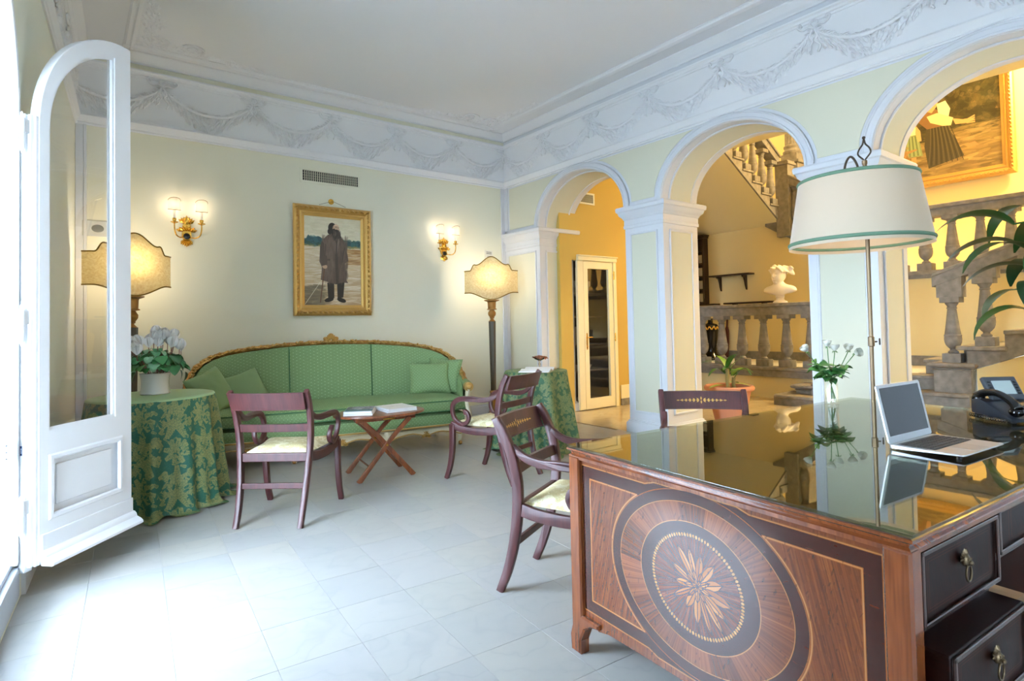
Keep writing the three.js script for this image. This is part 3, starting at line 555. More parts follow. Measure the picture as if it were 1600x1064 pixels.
{
  const o = thing('stair_flight', 'stone stair flight with stout balusters rising to the right from the pedestal', 'stairs', [8.6, 0, 0]);
  const n = 7, R = .19, run_ = .455, z0 = -2.30, y0 = .87;       // the first tread in view
  for (let k = -1; k < n; k++) part('step', [box6(k < 0 ? .22 : .05, 1.5, y0 + R * (k - 1), y0 + R * k - .04, z0 + run_ * k + .03, z0 + run_ * (k + 1) + .05), box6(k < 0 ? .22 : -.16, 1.5, y0 + R * k - .05, y0 + R * k, z0 + run_ * k, z0 + run_ * (k + 1) + .02, .014)], M.stone, o);
  const sl = R / run_;
  part('string', plateX([[-2.2, .5], [-2.2, .86], [z0 + run_, .86], [z0 + run_, .86 + R], [z0 + run_ * 2, .86 + R], [z0 + 2 * run_, .86 + 2 * R], [z0 + 3 * run_, .86 + 2 * R], [z0 + 3 * run_, .86 + 3 * R], [z0 + 4 * run_, .86 + 3 * R], [z0 + 4 * run_, .6 + sl * 4 * run_ - .1], [-2.13, .60]], -.1, .1), M.stone, o);
  part('under_wall', plateX([[-2.12, -.05], [-2.12, .6], [-2.11, .6], [z0 + 4 * run_, .5 + sl * 4 * run_], [z0 + 4 * run_, -.05]], -.07, .07), M.hallWall, o);
  const b0 = part('baluster', balusterGeo(.8), M.stone, o); b0.position.set(0, .665, -2.36);
  for (let k = 0; k < 4; k++) { const b = part('baluster', balusterGeo(.81), M.stone, o); b.position.set(0, y0 + R * k, z0 + run_ * k + .27); }
  const top = (z) => 1.765 + (z + 2.53) * .37;
  part('rail', rail([[-2.53, top(-2.53)], [-.6, top(-.6)]], .2, .17), M.stone, o);
  [-2.36, ...[0, 1, 2, 3].map((k) => z0 + run_ * k + .27)].forEach((z, i) => part('rail_block', box6(-.092, .092, (i ? y0 + R * (i - 1) + .8 : 1.46), top(z) - .1, z - .13, z + .13, .004), M.stone, o));
}
// globe lamps out of view, placed to light the stair hall
function unseenGlobeLamp(label, p, power, color, r = .14) {
  const o = thing('unseen_globe_lamp', label, 'lamp', p);
  part('stem', sweep([[0, 0, 0], [0, .25, 0], [0, .5, 0]], .012, { n: 4 }), M.brass, o); part('rose', lathe([[.001, .5], [.06, .5], [.05, .47], [.015, .45]], 20).translate(0, 0, 0), M.brass, o);
  bulb(o, [0, -.1, 0], r, color, power, 4);
}
const WARM = '#ffe3b0';
unseenGlobeLamp('unseen globe lamp at the stairwell ceiling, placed to light the upper landing wall', [10.6, HH - .5, -.6], 74, WARM, .2);
unseenGlobeLamp('unseen globe lamp under the gallery, placed to light the corridor by the left arch', [6.75, 3.46, -4.9], .9, WARM);
unseenGlobeLamp('unseen globe lamp under the gallery, placed to light the hall by the right arch', [6.9, 3.46, -1.0], 1.2, '#ffdcb0');
unseenGlobeLamp('unseen globe lamp at the stairwell ceiling, placed to light the turn of the stairs', [9.2, HH - .5, -6.4], 8, WARM, .2);
// ---------------------------------------------------------------- French door leaf standing open into the room
{
  const o = thing('french_door', 'white arched glazed door leaf swung open into the room at the left', 'door', [-.15, 0, -3.545], rad(48.7));
  const arc = (cx, cy, a, b, x0, n = 26) => { const p = []; for (let i = 0; i <= n; i++) { const t = PI - i / n * PI / 2, x = cx + Math.cos(t) * a; if (x <= x0 + 1e-4) p.push([x, cy + Math.sin(t) * b]); } if (p[p.length - 1][0] < x0 - .001) { const k = (x0 - cx) / a; p.push([x0, cy + b * Math.sqrt(1 - k * k)]); } return p; };
  const outer = [[.65, .15], ...arc(.65, 2.26, .61, .65, .65).reverse(), [.04, .15]].reverse();
  const sh = shapeOf(outer), gl = [[.094, .775], ...arc(.65, 2.26, .556, .565, .53), [.53, .775]], pn = [[.1, .35], [.1, .655], [.572, .655], [.572, .35]];
  for (const q of [gl, pn]) { const h = new THREE.Path(); q.forEach(([x, y], i) => i ? h.lineTo(x, y) : h.moveTo(x, y)); h.closePath(); sh.holes.push(h); }
  part('frame', uvBox(toCreasedNormals(ext(sh, .05, .003).translate(0, 0, -.05), .5)), M.whiteWood, o);
  const g2 = shapeOf([[.082, .763], ...arc(.65, 2.26, .568, .577, .542), [.542, .763]]), hole = new THREE.Path(); [[.106, .787], ...arc(.65, 2.26, .544, .553, .518), [.518, .787]].forEach(([x, y], i) => i ? hole.lineTo(x, y) : hole.moveTo(x, y)); hole.closePath(); g2.holes.push(hole);
  part('glazing_bead', [uvBox(toCreasedNormals(ext(g2, .014, .004).translate(0, 0, -.022), .5))], M.whiteWood, o);
  part('glass_pane', ext(shapeOf(gl), .004).translate(0, 0, -.03), M.glass, o);
  part('panel', [uvBox(ext(shapeOf(pn), .012).translate(0, 0, -.034)), bx(.36, .2, .014, .336, .5025, -.02, .006, 2)], M.whiteWood, o);
  const fr = (x0, x1, y0, y1, t) => { const s = shapeOf([[x0, y0], [x1, y0], [x1, y1], [x0, y1]]), h = new THREE.Path(); h.moveTo(x0 + t, y0 + t); h.lineTo(x1 - t, y0 + t); h.lineTo(x1 - t, y1 - t); h.lineTo(x0 + t, y1 - t); h.closePath(); s.holes.push(h); return s; };
  part('panel_moulding', [uvBox(ext(fr(.094, .578, .344, .661, .03), .02, .007).translate(0, 0, -.012))], M.whiteWood, o);
  part('bottom_rail', bx(.6, .13, .012, .35, .225, .004, .004), M.whiteWood, o);
  const dp = [[0, .215], [.012, .212], [.022, .2], [.026, .185], [.05, .172], [.062, .16], [.064, .148], [.055, .143], [0, .146]];
  part('drip_moulding', uvBox(toCreasedNormals(ext(shapeOf(dp), .61, .003), .5)).rotateY(-PI / 2).translate(.655, 0, .006), M.whiteWood, o);
  part('hinge_stile', [box6(-.004, .04, .13, 2.3, -.062, -.03, .004), box6(.008, .036, .15, 2.3, -.03, -.012, .004), box6(.024, .044, .15, 2.3, -.012, -.002, .003)], M.whiteWood, o);
  for (const y of [.4, 1.29, 2.2]) part('hinge', [lathe([[.001, -.1], [.006, -.085], [.012, -.075], [.013, -.004], [.011, -.003], [.011, .003], [.013, .004], [.012, .07], [.006, .08], [.007, .088], [.001, .1]], 14).translate(-.03, y, -.02), box6(-.03, .01, y + .005, y + .07, -.024, -.018), box6(-.05, -.03, y - .07, y - .005, -.024, -.018)], M.whiteWood, o);
  const tx = canvasTex(64, 160, (x, w, h) => { x.fillStyle = '#223459'; x.fillRect(0, 0, w, h); x.save(); x.translate(w / 2, h / 2); x.rotate(-PI / 2); x.fillStyle = '#e8eef4'; x.font = 'bold 52px sans-serif'; x.textAlign = 'center'; x.textBaseline = 'middle'; x.fillText('STB', 0, 4); x.restore(); });
  part('sticker', new THREE.PlaneGeometry(.011, .045).rotateY(-PI / 2).translate(-.0045, .70, -.046), std({ map: tx, roughness: .4 }), o);
}
// ---------------------------------------------------------------- armchairs
const chairInlay = (() => { const L = reliefLeaf(.026, .011, .0008), b = []; const add = (x, y, a, s) => b.push(put(L, [x, y, 0], [0, 0, a], s));
  for (const s of [-1, 1]) { for (let i = 0; i < 5; i++) { const x = s * (.012 + i * .024); add(x, 0, -s * (PI / 2 - .7), .8 - i * .08); add(x, 0, -s * (PI / 2 + .7), .8 - i * .08); add(x, 0, -s * PI / 2, .8); } add(s * .13, 0, -s * PI / 2, .8); } add(0, 0, 0, .9); add(0, 0, PI, .9); return merge(b); })();
const inlayMat = std({ color: hex('#c89a4a'), roughness: .4 });
function makeChair(label, inlay) {
  const t = thing('armchair', label, 'chair', [0, 0, 0], 0);
  const side = (g) => g.rotateY(-PI / 2);                         // profiles drawn in (forward z, height)
  const splay = (s, g) => warp(g, (p) => { p.x += s * lerp(.205, .245, smooth(p.y, 0, .86)); });
  for (const s of [-1, 1]) {
    const pts = [[-.315, 0], [-.268, .12], [-.228, .27], [-.205, .42], [-.2, .55], [-.222, .68], [-.262, .79], [-.3, .855]];
    part('back_leg', uvBox(splay(s, side(ribbon(pts, (u) => .036 + .014 * Math.sin(u * PI), .032, { n: 40, bevel: .006 })))), M.mahogany, t);
  }
  for (const s of [-1, 1]) part('front_leg', uvBox(warp(side(ribbon([[.3, 0], [.262, .1], [.238, .22], [.23, .34], [.232, .445]], (u) => .034 + .016 * u, .036, { n: 28, bevel: .006 })), (p) => { p.x += s * .262; })), M.mahogany, t);
  for (const s of [-1, 1]) {           // curving side rail
    const g = side(ribbon([[-.205, .425], [-.1, .405], [.05, .4], [.17, .418], [.245, .445]], (u) => .062 - .012 * u, .026, { n: 24, bevel: .004 }));
    part('side_rail', uvBox(warp(g, (p) => { p.x += s * lerp(.222, .262, clamp((p.z + .2) / .44, 0, 1)); })), M.mahogany, t);
  }
  part('front_rail', bx(.5, .06, .026, 0, .415, .228, .005), M.mahogany, t);
  part('back_rail', bx(.42, .055, .024, 0, .42, -.205, .005), M.mahogany, t);
  part('stretcher', bx(.415, .036, .018, 0, .245, -.235, .004), M.mahogany, t);
  // curved crest and middle rail
  const bow = (g, k, lean) => warp(g, (p) => { p.z += -k * (1 - Math.pow(p.x / .25, 2)) + lean * (p.y - .6); }, .7);
  const rails = (w, h, d, y, z) => { const g = new THREE.BoxGeometry(w, h, d, 16, 2, 1); return flat(g.translate(0, y, z)); };
  const crest = part('crest_rail', uvBox(bow(rails(.47, .1, .02, .79, -.232), .03, -.33)), M.mahogany, t);
  for (const [h, y] of [[.008, .843], [.006, .738]]) part('crest_bead', uvBox(bow(rails(.47, h, .026, y, -.232), .03, -.33)), M.mahogany, crest);
  if (inlay) part('inlay', bow(chairInlay.clone().translate(0, .79, -.2215), .03, -.33), inlayMat, crest, 'gilt leaf inlay');
  part('middle_rail', uvBox(bow(rails(.44, .05, .018, .61, -.205), .018, -.2)), M.mahogany, t);
  for (const s of [-1, 1]) {
    const pts = [[-.222, .72], [-.16, .675], [-.08, .655], [.04, .658], [.14, .652], [.205, .615], [.222, .55], [.2, .485], [.14, .452], [.085, .468], [.062, .51], [.078, .55], [.105, .548]];
    const g = side(ribbon(pts, (u) => u < .5 ? .03 + .012 * Math.sin(u * 6.2) : .036 - .006 * u + (u > .93 ? .012 : 0), .03, { n: 70, bevel: .006 }));
    part('arm', uvBox(warp(g, (p) => { p.x += s * (lerp(.232, .272, smooth(p.z, -.22, .1)) - .012 * smooth(.6 - p.y, 0, .15)); })), M.mahogany, t);
  }
  // drop-in seat, gently domed
  const sx = (z) => lerp(.205, .245, (z + .19) / .42);
  part('seat', merge([grid((u, v) => { const z = -.19 + v * .41, x = (u * 2 - 1) * sx(z), e = Math.min(u, 1 - u, v, 1 - v); return V(x, .44 + .05 * (1 - Math.pow(1 - Math.min(e * 2, 1), 4)) * .9 + .012 * smooth(v, .7, 1) - .025 * Math.sin(v * PI) * (1 - smooth(Math.abs(u - .5), .2, .5)) * 0, z); }, 24, 24, (u, v) => [(u - .5) * .48, v * .41]).scale(1, 1, 1)]), M.seat, t);
  return t;
}
const flipSeat = (g) => g;
const chairA = makeChair('dark mahogany armchair seen from behind, between the white flower table and the sofa', false);
const place = (o, rear, front) => { const dx = front[0] - rear[0], dz = front[1] - rear[1], a = Math.atan2(dx, dz); o.position.set((rear[0] + front[0]) / 2, 0, (rear[1] + front[1]) / 2); o.rotation.set(0, a, 0); };
place(chairA, [.983, -3.845], [1.366, -4.315]);
const chairB = dup(chairA, [0, 0, 0], 0, 'mahogany armchair with scrolled arms in front of the small round table with the open book');
place(chairB, [2.882, -3.654], [2.689, -4.19]);
const chairC = makeChair('mahogany armchair with gilt inlaid crest, tucked against the left end of the desk', true);
place(chairC, [1.791, -2.298], [2.05, -1.77]); chairC.scale.y = .95;
const chairD = dup(chairC, [0, 0, 0], 0, 'mahogany armchair whose gilt inlaid crest rail alone shows above the far edge of the desk');
chairD.position.set(2.885, 0, -1.945); chairD.rotation.set(0, rad(-47), 0); chairD.scale.y = .95;
for (const c of [chairB, chairC, chairD]) c.userData.group = 'mahogany armchairs'; chairA.userData.group = 'mahogany armchairs';

// ---------------------------------------------------------------- sofa
const SOFA = { p: [2.17, 0, -5.86], turn: rad(-14) };
{
  const o = thing('sofa', 'long green upholstered sofa with carved gilt crest rail and cream apron', 'sofa', SOFA.p, SOFA.turn);
  const plan = spline([[-1.29, 0, .36], [-1.335, 0, .2], [-1.33, 0, 0], [-1.24, 0, -.2], [-1.02, 0, -.32], [-.55, 0, -.375], [0, 0, -.385], [.55, 0, -.375], [1.02, 0, -.32], [1.24, 0, -.2], [1.33, 0, 0], [1.335, 0, .2], [1.29, 0, .36]], 120);
  const hts = spline([[-1, .60, 0], [-.9, .63, 0], [-.78, .75, 0], [-.64, .90, 0], [-.47, 1.0, 0], [-.25, 1.06, 0], [0, 1.08, 0], [.25, 1.06, 0], [.47, 1.0, 0], [.64, .90, 0], [.78, .75, 0], [.9, .63, 0], [1, .60, 0]], 120);
  const at = (t) => { const i = clamp(t * 120, 0, 119.999), k = Math.floor(i), f = i - k; return { p: plan[k].clone().lerp(plan[k + 1], f), h: lerp(hts[k].y, hts[k + 1].y, f) }; };
  const nor = (t) => { const a = at(Math.max(0, t - .01)).p, b = at(Math.min(1, t + .01)).p; return V(-(b.z - a.z), 0, b.x - a.x).normalize(); };    // towards the sitter
  // three padded back panels
  const cuts = [.0, .435, .565, 1], lean = (t, y, h) => .07 * smooth(y, .35, 1.1) * Math.sin(clamp(t, 0, 1) * PI);
  const surf = (u, v) => { const t = .005 + u * .99, { p, h } = at(t), n = nor(t), y = lerp(.34, h - .018, v); const du = Math.min(...cuts.map((c) => Math.abs(u - c))), puff = .045 * (1 - Math.pow(1 - clamp(du / .05, 0, 1), 2)) * Math.pow(Math.sin(clamp(v, .02, .985) * PI), .45); return p.clone().addScaledVector(n, .035 + puff - lean(t, y, h)).setY(y); };
  const outer = (u, v) => { const t = .005 + (1 - u) * .99, { p, h } = at(t), n = nor(t), y = lerp(.30, h - .018, v); return p.clone().addScaledVector(n, -.03 - lean(t, y, h)).setY(y); };
  for (let k = 0; k < 3; k++) part('back_panel', grid((u, v) => surf(lerp(cuts[k], cuts[k + 1], u), v), k === 1 ? 40 : 60, 18, (u, v, p) => [lerp(cuts[k], cuts[k + 1], u) * 3.4, v * .75]), M.sofa, o);
  part('back_cover', grid(outer, 100, 6, (u, v) => [u * 3.4, v * .75]), M.sofa, o);
  for (const c of [cuts[1], cuts[2]]) part('seam', sweep(Array.from({ length: 14 }, (_, i) => surf(c, i / 13).add(V(0, 0, .004))), .006, { n: 26, k: 6 }), M.piping, o);
  // carved gilt rail
  const r = RNG(71), railPts = Array.from({ length: 60 }, (_, i) => { const t = .035 + i / 59 * .93, { p, h } = at(t); return p.clone().addScaledVector(nor(t), -lean(t, h, h)).setY(h); });
  const gr = part('crest_rail', sweep(railPts, (u) => .026 + .005 * Math.sin(u * 150), { n: 150, k: 9, sx: .9, sy: .95 }), M.giltWood, o);
  const bits = [], leaf = reliefLeaf(.07, .036, .016);
  for (let i = 0; i < 150; i++) { const t = .04 + .92 * i / 149, { p, h } = at(t), n = nor(t), q = p.clone().addScaledVector(n, .022 - lean(t, h, h)).setY(h + .006 * Math.sin(i * 2.1)); const tang = at(Math.min(1, t + .01)).h - at(Math.max(0, t - .01)).h; bits.push(put(leaf, q, [0, Math.atan2(n.x, n.z), (i % 2 ? 1 : -1) * (1.15 + .3 * r()) + (t < .5 ? .2 : -.2)], .7 + .5 * r())); if (i % 3 === 0) bits.push(put(new THREE.SphereGeometry(.011 + .006 * r(), 7, 5), q.clone().setY(h + .02))); }
  part('carving', bits, M.gilt, gr);
  const cb = [], { p: cp } = at(.5), cz = cp.z - .04, Y = 1.085;
  cb.push(put(new THREE.SphereGeometry(.03, 14, 10), [0, Y + .075, cz], [0, 0, 0], [1, .85, .7]));
  for (const s of [-1, 1]) { cb.push(put(new THREE.SphereGeometry(.034, 14, 10), [s * .05, Y + .035, cz], [0, 0, s * .5], [1, .7, .6])); for (let i = 0; i < 9; i++) cb.push(put(leaf, [s * .02, Y, cz + .02], [0, 0, -s * (.2 + i * .22)], 1 - i * .06)); for (let i = 0; i < 4; i++) cb.push(put(new THREE.SphereGeometry(.012, 8, 6), [s * (.02 + .025 * i), Y + .005, cz + .03])); }
  for (let i = -3; i <= 3; i++) cb.push(put(leaf, [0, Y + .03, cz + .022], [0, 0, i * .35], .95));
  part('crest_ornament', cb, M.gilt, gr);
  // seat cushion: follows the back, bowed front
  const inner = (x) => { const k = Math.abs(x) / 1.27; return -.335 + .2 * Math.pow(k, 5); };
  const front = (x) => .445 + .05 * Math.cos(x / 1.27 * PI / 2) - .07 * smooth(Math.abs(x), 1.1, 1.27);
  const cush = (y0, y1, inset, puff) => { const W = 1.265 - inset, f = (u, v) => { const x = (u * 2 - 1) * W; return { x, z: lerp(inner(x) + inset, front(x) - inset, v) }; };
    const edge = (u, v) => Math.min(u, 1 - u, v * .35, (1 - v) * .35), up = grid((u, v) => { const q = f(u, v), e = 1 - Math.pow(1 - clamp(edge(u, v) / .06, 0, 1), 3); return V(q.x, y1 - .03 + .03 * e + puff * Math.sin(v * PI) * .6 + .006 * Math.sin(q.x * 9) * e, q.z); }, 64, 20, (u, v, p) => [p.x, p.z]);
    const wall = (fn) => grid((u, v) => { const q = fn(u), b = .016 * Math.sin(v * PI); return V(q.x * (1 + b * .3), lerp(y0, y1 - .03, v), q.z + b * (q.z > .3 ? 1 : .2)); }, 64, 6, (u, v, p) => [p.x + p.z, p.y]);
    return [up.applyMatrix4(new THREE.Matrix4()), wall((u) => f(u, 1)), wall((u) => f(1, 1 - u)), wall((u) => f(0, u)), grid((u, v) => { const q = f(u, 1 - v); return V(q.x, y0, q.z); }, 8, 4)].map(flipIf); };
  function flipIf(g) { return g; }
  const cu = part('cushion', cush(.362, .495, .0, .02), M.sofa, o);
  for (const y of [.468, .368]) part('piping', sweep(Array.from({ length: 33 }, (_, i) => { const x = -1.262 + 2.524 * i / 32; return [x, y, front(x) + .004]; }), .006, { n: 60, k: 6 }), M.piping, cu);
  part('seat_rail', cush(.215, .358, .012, 0), M.sofa, o);
  // cream apron with gilt edge, shells and cabriole legs
  const legs = [-1.2, -.43, .43, 1.2], low = (x) => { let d = 9, c = 0; for (const l of [-.815, 0, .815]) { const q = Math.abs(x - l); if (q < d) { d = q; c = l; } } const leg = Math.min(...legs.map((l) => Math.abs(x - l))); return .165 - .055 * Math.exp(-(d * d) / .012) + .025 * Math.cos(d * 9) - .03 * Math.exp(-(leg * leg) / .003); };
  const ap = (z, dy = 0) => { const top = [], bot = []; for (let i = 0; i <= 100; i++) { const x = -1.25 + 2.5 * i / 100; top.push([x, .235]); bot.push([x, low(x) + dy]); } return [...top, ...bot.reverse()]; };
  part('apron', uvBox(warp(ext(shapeOf(ap(0)), .03, .004), (p) => { p.z += front(p.x) - .01; }, .5)), M.ivoryPaint, o);
  part('gilt_edge', [sweep(Array.from({ length: 50 }, (_, i) => { const x = -1.25 + 2.5 * i / 49; return [x, .228, front(x) + .022]; }), .008, { n: 90, k: 6 }), sweep(Array.from({ length: 90 }, (_, i) => { const x = -1.25 + 2.5 * i / 89; return [x, low(x) + .008, front(x) + .02]; }), .007, { n: 180, k: 6 })], M.gilt, o);
  for (const x of [-.815, 0, .815]) part('shell_ornament', Array.from({ length: 9 }, (_, i) => put(leaf, [x, .135, front(x) + .018], [-.2, 0, (i - 4) * .42 + (i % 2 ? PI : 0) * 0], .8)).concat([put(new THREE.SphereGeometry(.016, 10, 8), [x, .14, front(x) + .026])]), M.gilt, o);
  for (const x of legs) for (const [z, s] of [[front(x) - .02, 1], [-.3, -1]]) {
    if (s < 0 && Math.abs(x) < .5) continue;
    const zz = s < 0 ? z + (Math.abs(x) > 1 ? .1 : 0) : z, kx = s < 0 && Math.abs(x) > 1 ? x * .93 : x;
    const l = part('leg', sweep([[kx, .2, zz], [kx, .16, zz + s * .018], [kx, .1, zz + s * .012], [kx, .05, zz - s * .004], [kx, .02, zz + s * .01], [kx, .004, zz + s * .02]], (u) => lerp(.036, .016, Math.pow(u, .6)) + (u > .85 ? .008 : 0), { n: 22, k: 10 }), M.ivoryPaint, o);
    part('foot', put(new THREE.SphereGeometry(.022, 12, 8), [kx, .02, zz + s * .02]), M.giltWood, l);
  }
  for (const s of [-1, 1]) {      // arm fronts: cream volutes with gilt rosettes, standing on carved posts
    const a = part('arm_post', [sweep([[s * 1.285, .20, .41], [s * 1.30, .3, .425], [s * 1.285, .40, .40], [s * 1.29, .5, .395], [s * 1.30, .58, .41]], (u) => .03 - .008 * Math.sin(u * PI), { n: 24, k: 10 })], M.ivoryPaint, o);
    part('volute', [put(new THREE.CylinderGeometry(.048, .048, .06, 20).rotateX(PI / 2), [s * 1.30, .595, .4]), put(new THREE.SphereGeometry(.03, 12, 8), [s * 1.30, .595, .432], [0, 0, 0], [1, 1, .5])], M.gilt, a);
    part('arm_pad', sweep([[s * 1.315, .6, .36], [s * 1.335, .62, .2], [s * 1.33, .66, .08], [s * 1.31, .74, -.05]], (u) => .048 - .018 * u, { n: 20, k: 10 }), M.sofaPlain, o);
  }
}
// throw pillows: corners drawn out, faces full
function pillow(w, h, d, seed) {
  const f = (s) => (u, v) => { const x = u * 2 - 1, y = v * 2 - 1, k = Math.pow(Math.max(0, (1 - x * x) * (1 - y * y)), .38), pull = 1 - .09 * ((1 - Math.abs(x)) * Math.abs(y) + (1 - Math.abs(y)) * Math.abs(x)); return V((s > 0 ? x : -x) * w / 2 * pull, y * h / 2 * pull, s * (d / 2 * k + .004 * noise(x * 3 + seed, y * 3, seed) * k)); };
  return merge([grid(f(1), 26, 26, (u, v) => [u * w, v * h]), grid(f(-1), 26, 26, (u, v) => [u * w, v * h])]);
}
{
  const loc = (x, y, z) => { const c = Math.cos(SOFA.turn), s = Math.sin(SOFA.turn); return [SOFA.p[0] + c * x + s * z, y, SOFA.p[2] - s * x + c * z]; };
  const add = (label, mat, [x, y, z], r, size) => { const m = mesh('throw_pillow', pillow(...size), mat); tag(m, label, 'pillow', 'green throw pillows on the sofa'); m.position.set(...loc(x, y, z)); m.rotation.set(r[0], SOFA.turn + r[1], r[2], 'YXZ'); return m; };
  add('plain green pillow at the far left end of the sofa, leaning beside the flower table', M.sofaPlain, [-1.13, .665, .13], [-.42, .8, .3], [.42, .42, .17, 1]);
  add('second green pillow from the left, leaning on the sofa back behind the armchair', M.sofaPlain, [-.85, .65, -.05], [-.5, .3, .3], [.39, .39, .16, 2]);
  add('dotted green pillow in front at the right end of the sofa', M.sofa, [1.0, .665, -.02], [-.36, -.3, .03], [.45, .36, .16, 3]);
  add('green pillow half hidden behind the dotted pillow at the right arm', M.sofa, [1.17, .69, -.07], [-.3, -.75, -.05], [.42, .38, .15, 4]);
}
// ---------------------------------------------------------------- skirted tables
function skirt(rt, rb, h, folds, seed, drop) {
  const rr = RNG(seed), ph = Array.from({ length: 7 }, () => rr() * 6.28), am = (a, k) => Math.sin(folds * a + ph[0] + .9 * Math.sin(2 * a + ph[1])) * (.6 + .4 * Math.sin(3 * a + ph[2])) + .35 * Math.sin((folds * 2 - 1) * a + ph[3]) * k;
  const f = (u, v) => { const a = -u * PI * 2, k = v, y = h - (h + drop) * v, yy = Math.max(y, .006 + .006 * (1 + Math.sin(a * folds * 1.5 + ph[4]))); const flare = lerp(rt, rb, Math.pow(v, .8)), pud = y < .02 ? .03 + (.02 - y) * .9 * (1 + .8 * Math.sin(a * folds + ph[5])) : 0; const R = flare + .062 * Math.pow(k, .6) * am(a, k) + pud * .55; return V(Math.cos(a) * R, yy, Math.sin(a) * R); };
  return grid(f, 220, 34, (u, v) => [u * PI * 2 * rt * 1.15, -v * h]);
}
{
  const o = thing('round_table', 'round table hidden under a floor-length green and gold damask cloth, holding white flowers', 'table', [.475, 0, -4.97]);
  part('tabletop', lathe([[.001, .735], [.385, .735], [.39, .745], [.39, .765], [.385, .77], [.001, .77]], 48), M.walnut, o);
  part('pedestal', lathe([[.001, 0], [.2, 0], [.2, .03], [.06, .06], [.05, .7], [.12, .735], [.001, .735]], 24), M.walnut, o);
  const c = part('tablecloth', skirt(.402, .47, .776, 13, 5, .06), M.damask, o);
  part('cloth_top_glare', lathe([[.404, .768], [.404, .774], [.398, .781], [.385, .784], [.001, .784]], 64), M.clothTopGlare, o, 'smooth cloth top, its green paled by painted glare');
}
{
  const o = thing('round_table', 'smaller round table under a green damask cloth beside the arch, holding an open book', 'table', [3.70, 0, -4.47]);
  part('tabletop', lathe([[.001, .735], [.295, .735], [.3, .745], [.3, .765], [.295, .77], [.001, .77]], 40), M.walnut, o);
  part('pedestal', lathe([[.001, 0], [.18, 0], [.18, .03], [.05, .06], [.045, .7], [.1, .735], [.001, .735]], 24), M.walnut, o);
  part('tablecloth', [skirt(.31, .41, .776, 9, 17, .05), lathe([[.312, .77], [.308, .778], [.295, .781], [.001, .781]], 56)], M.damask2, o);
}
// ---------------------------------------------------------------- folding coffee table
{
  const o = thing('folding_table', 'small oval folding coffee table with crossed curved legs in front of the sofa', 'table', [2.08, 0, -4.6], rad(-8));
  const oval = []; for (let i = 0; i < 64; i++) { const a = i / 64 * 2 * PI; oval.push([Math.cos(a) * .385, Math.sin(a) * .27]); }
  part('top', uvBox(toCreasedNormals(ext(shapeOf(oval), .022, .007, 12, 2).rotateX(-PI / 2).translate(0, .508, 0), .6)), M.walnut, o);
  for (const z of [-.17, .17]) part('bearer', bx(.5, .03, .022, 0, .492, z, .004), M.walnut, o);
  part('latch', bx(.1, .012, .006, .0, .503, .262, .002), M.brass, o);
  const leg = (s) => uvBox(ribbon([[-s * .235, 0], [-s * .16, .09], [-s * .05, .22], [s * .06, .35], [s * .14, .43], [s * .2, .49]], (u) => .042 - .008 * Math.sin(u * PI), .02, { n: 30, bevel: .003 }));
  for (const z of [-.175, .175]) for (const s of [-1, 1]) { const m = part('leg', leg(s), M.walnut, o); m.position.z = z + s * .011 * Math.sign(z); }
  for (const s of [-1, 1]) part('stretcher', put(new THREE.CylinderGeometry(.008, .008, .35, 10).rotateX(PI / 2), [s * .14, .115, 0]), M.walnut, o);
  for (const z of [-.175, .175]) part('pivot', put(new THREE.CylinderGeometry(.009, .009, .05, 10).rotateX(PI / 2), [0, .28, z]), M.brass, o);
}
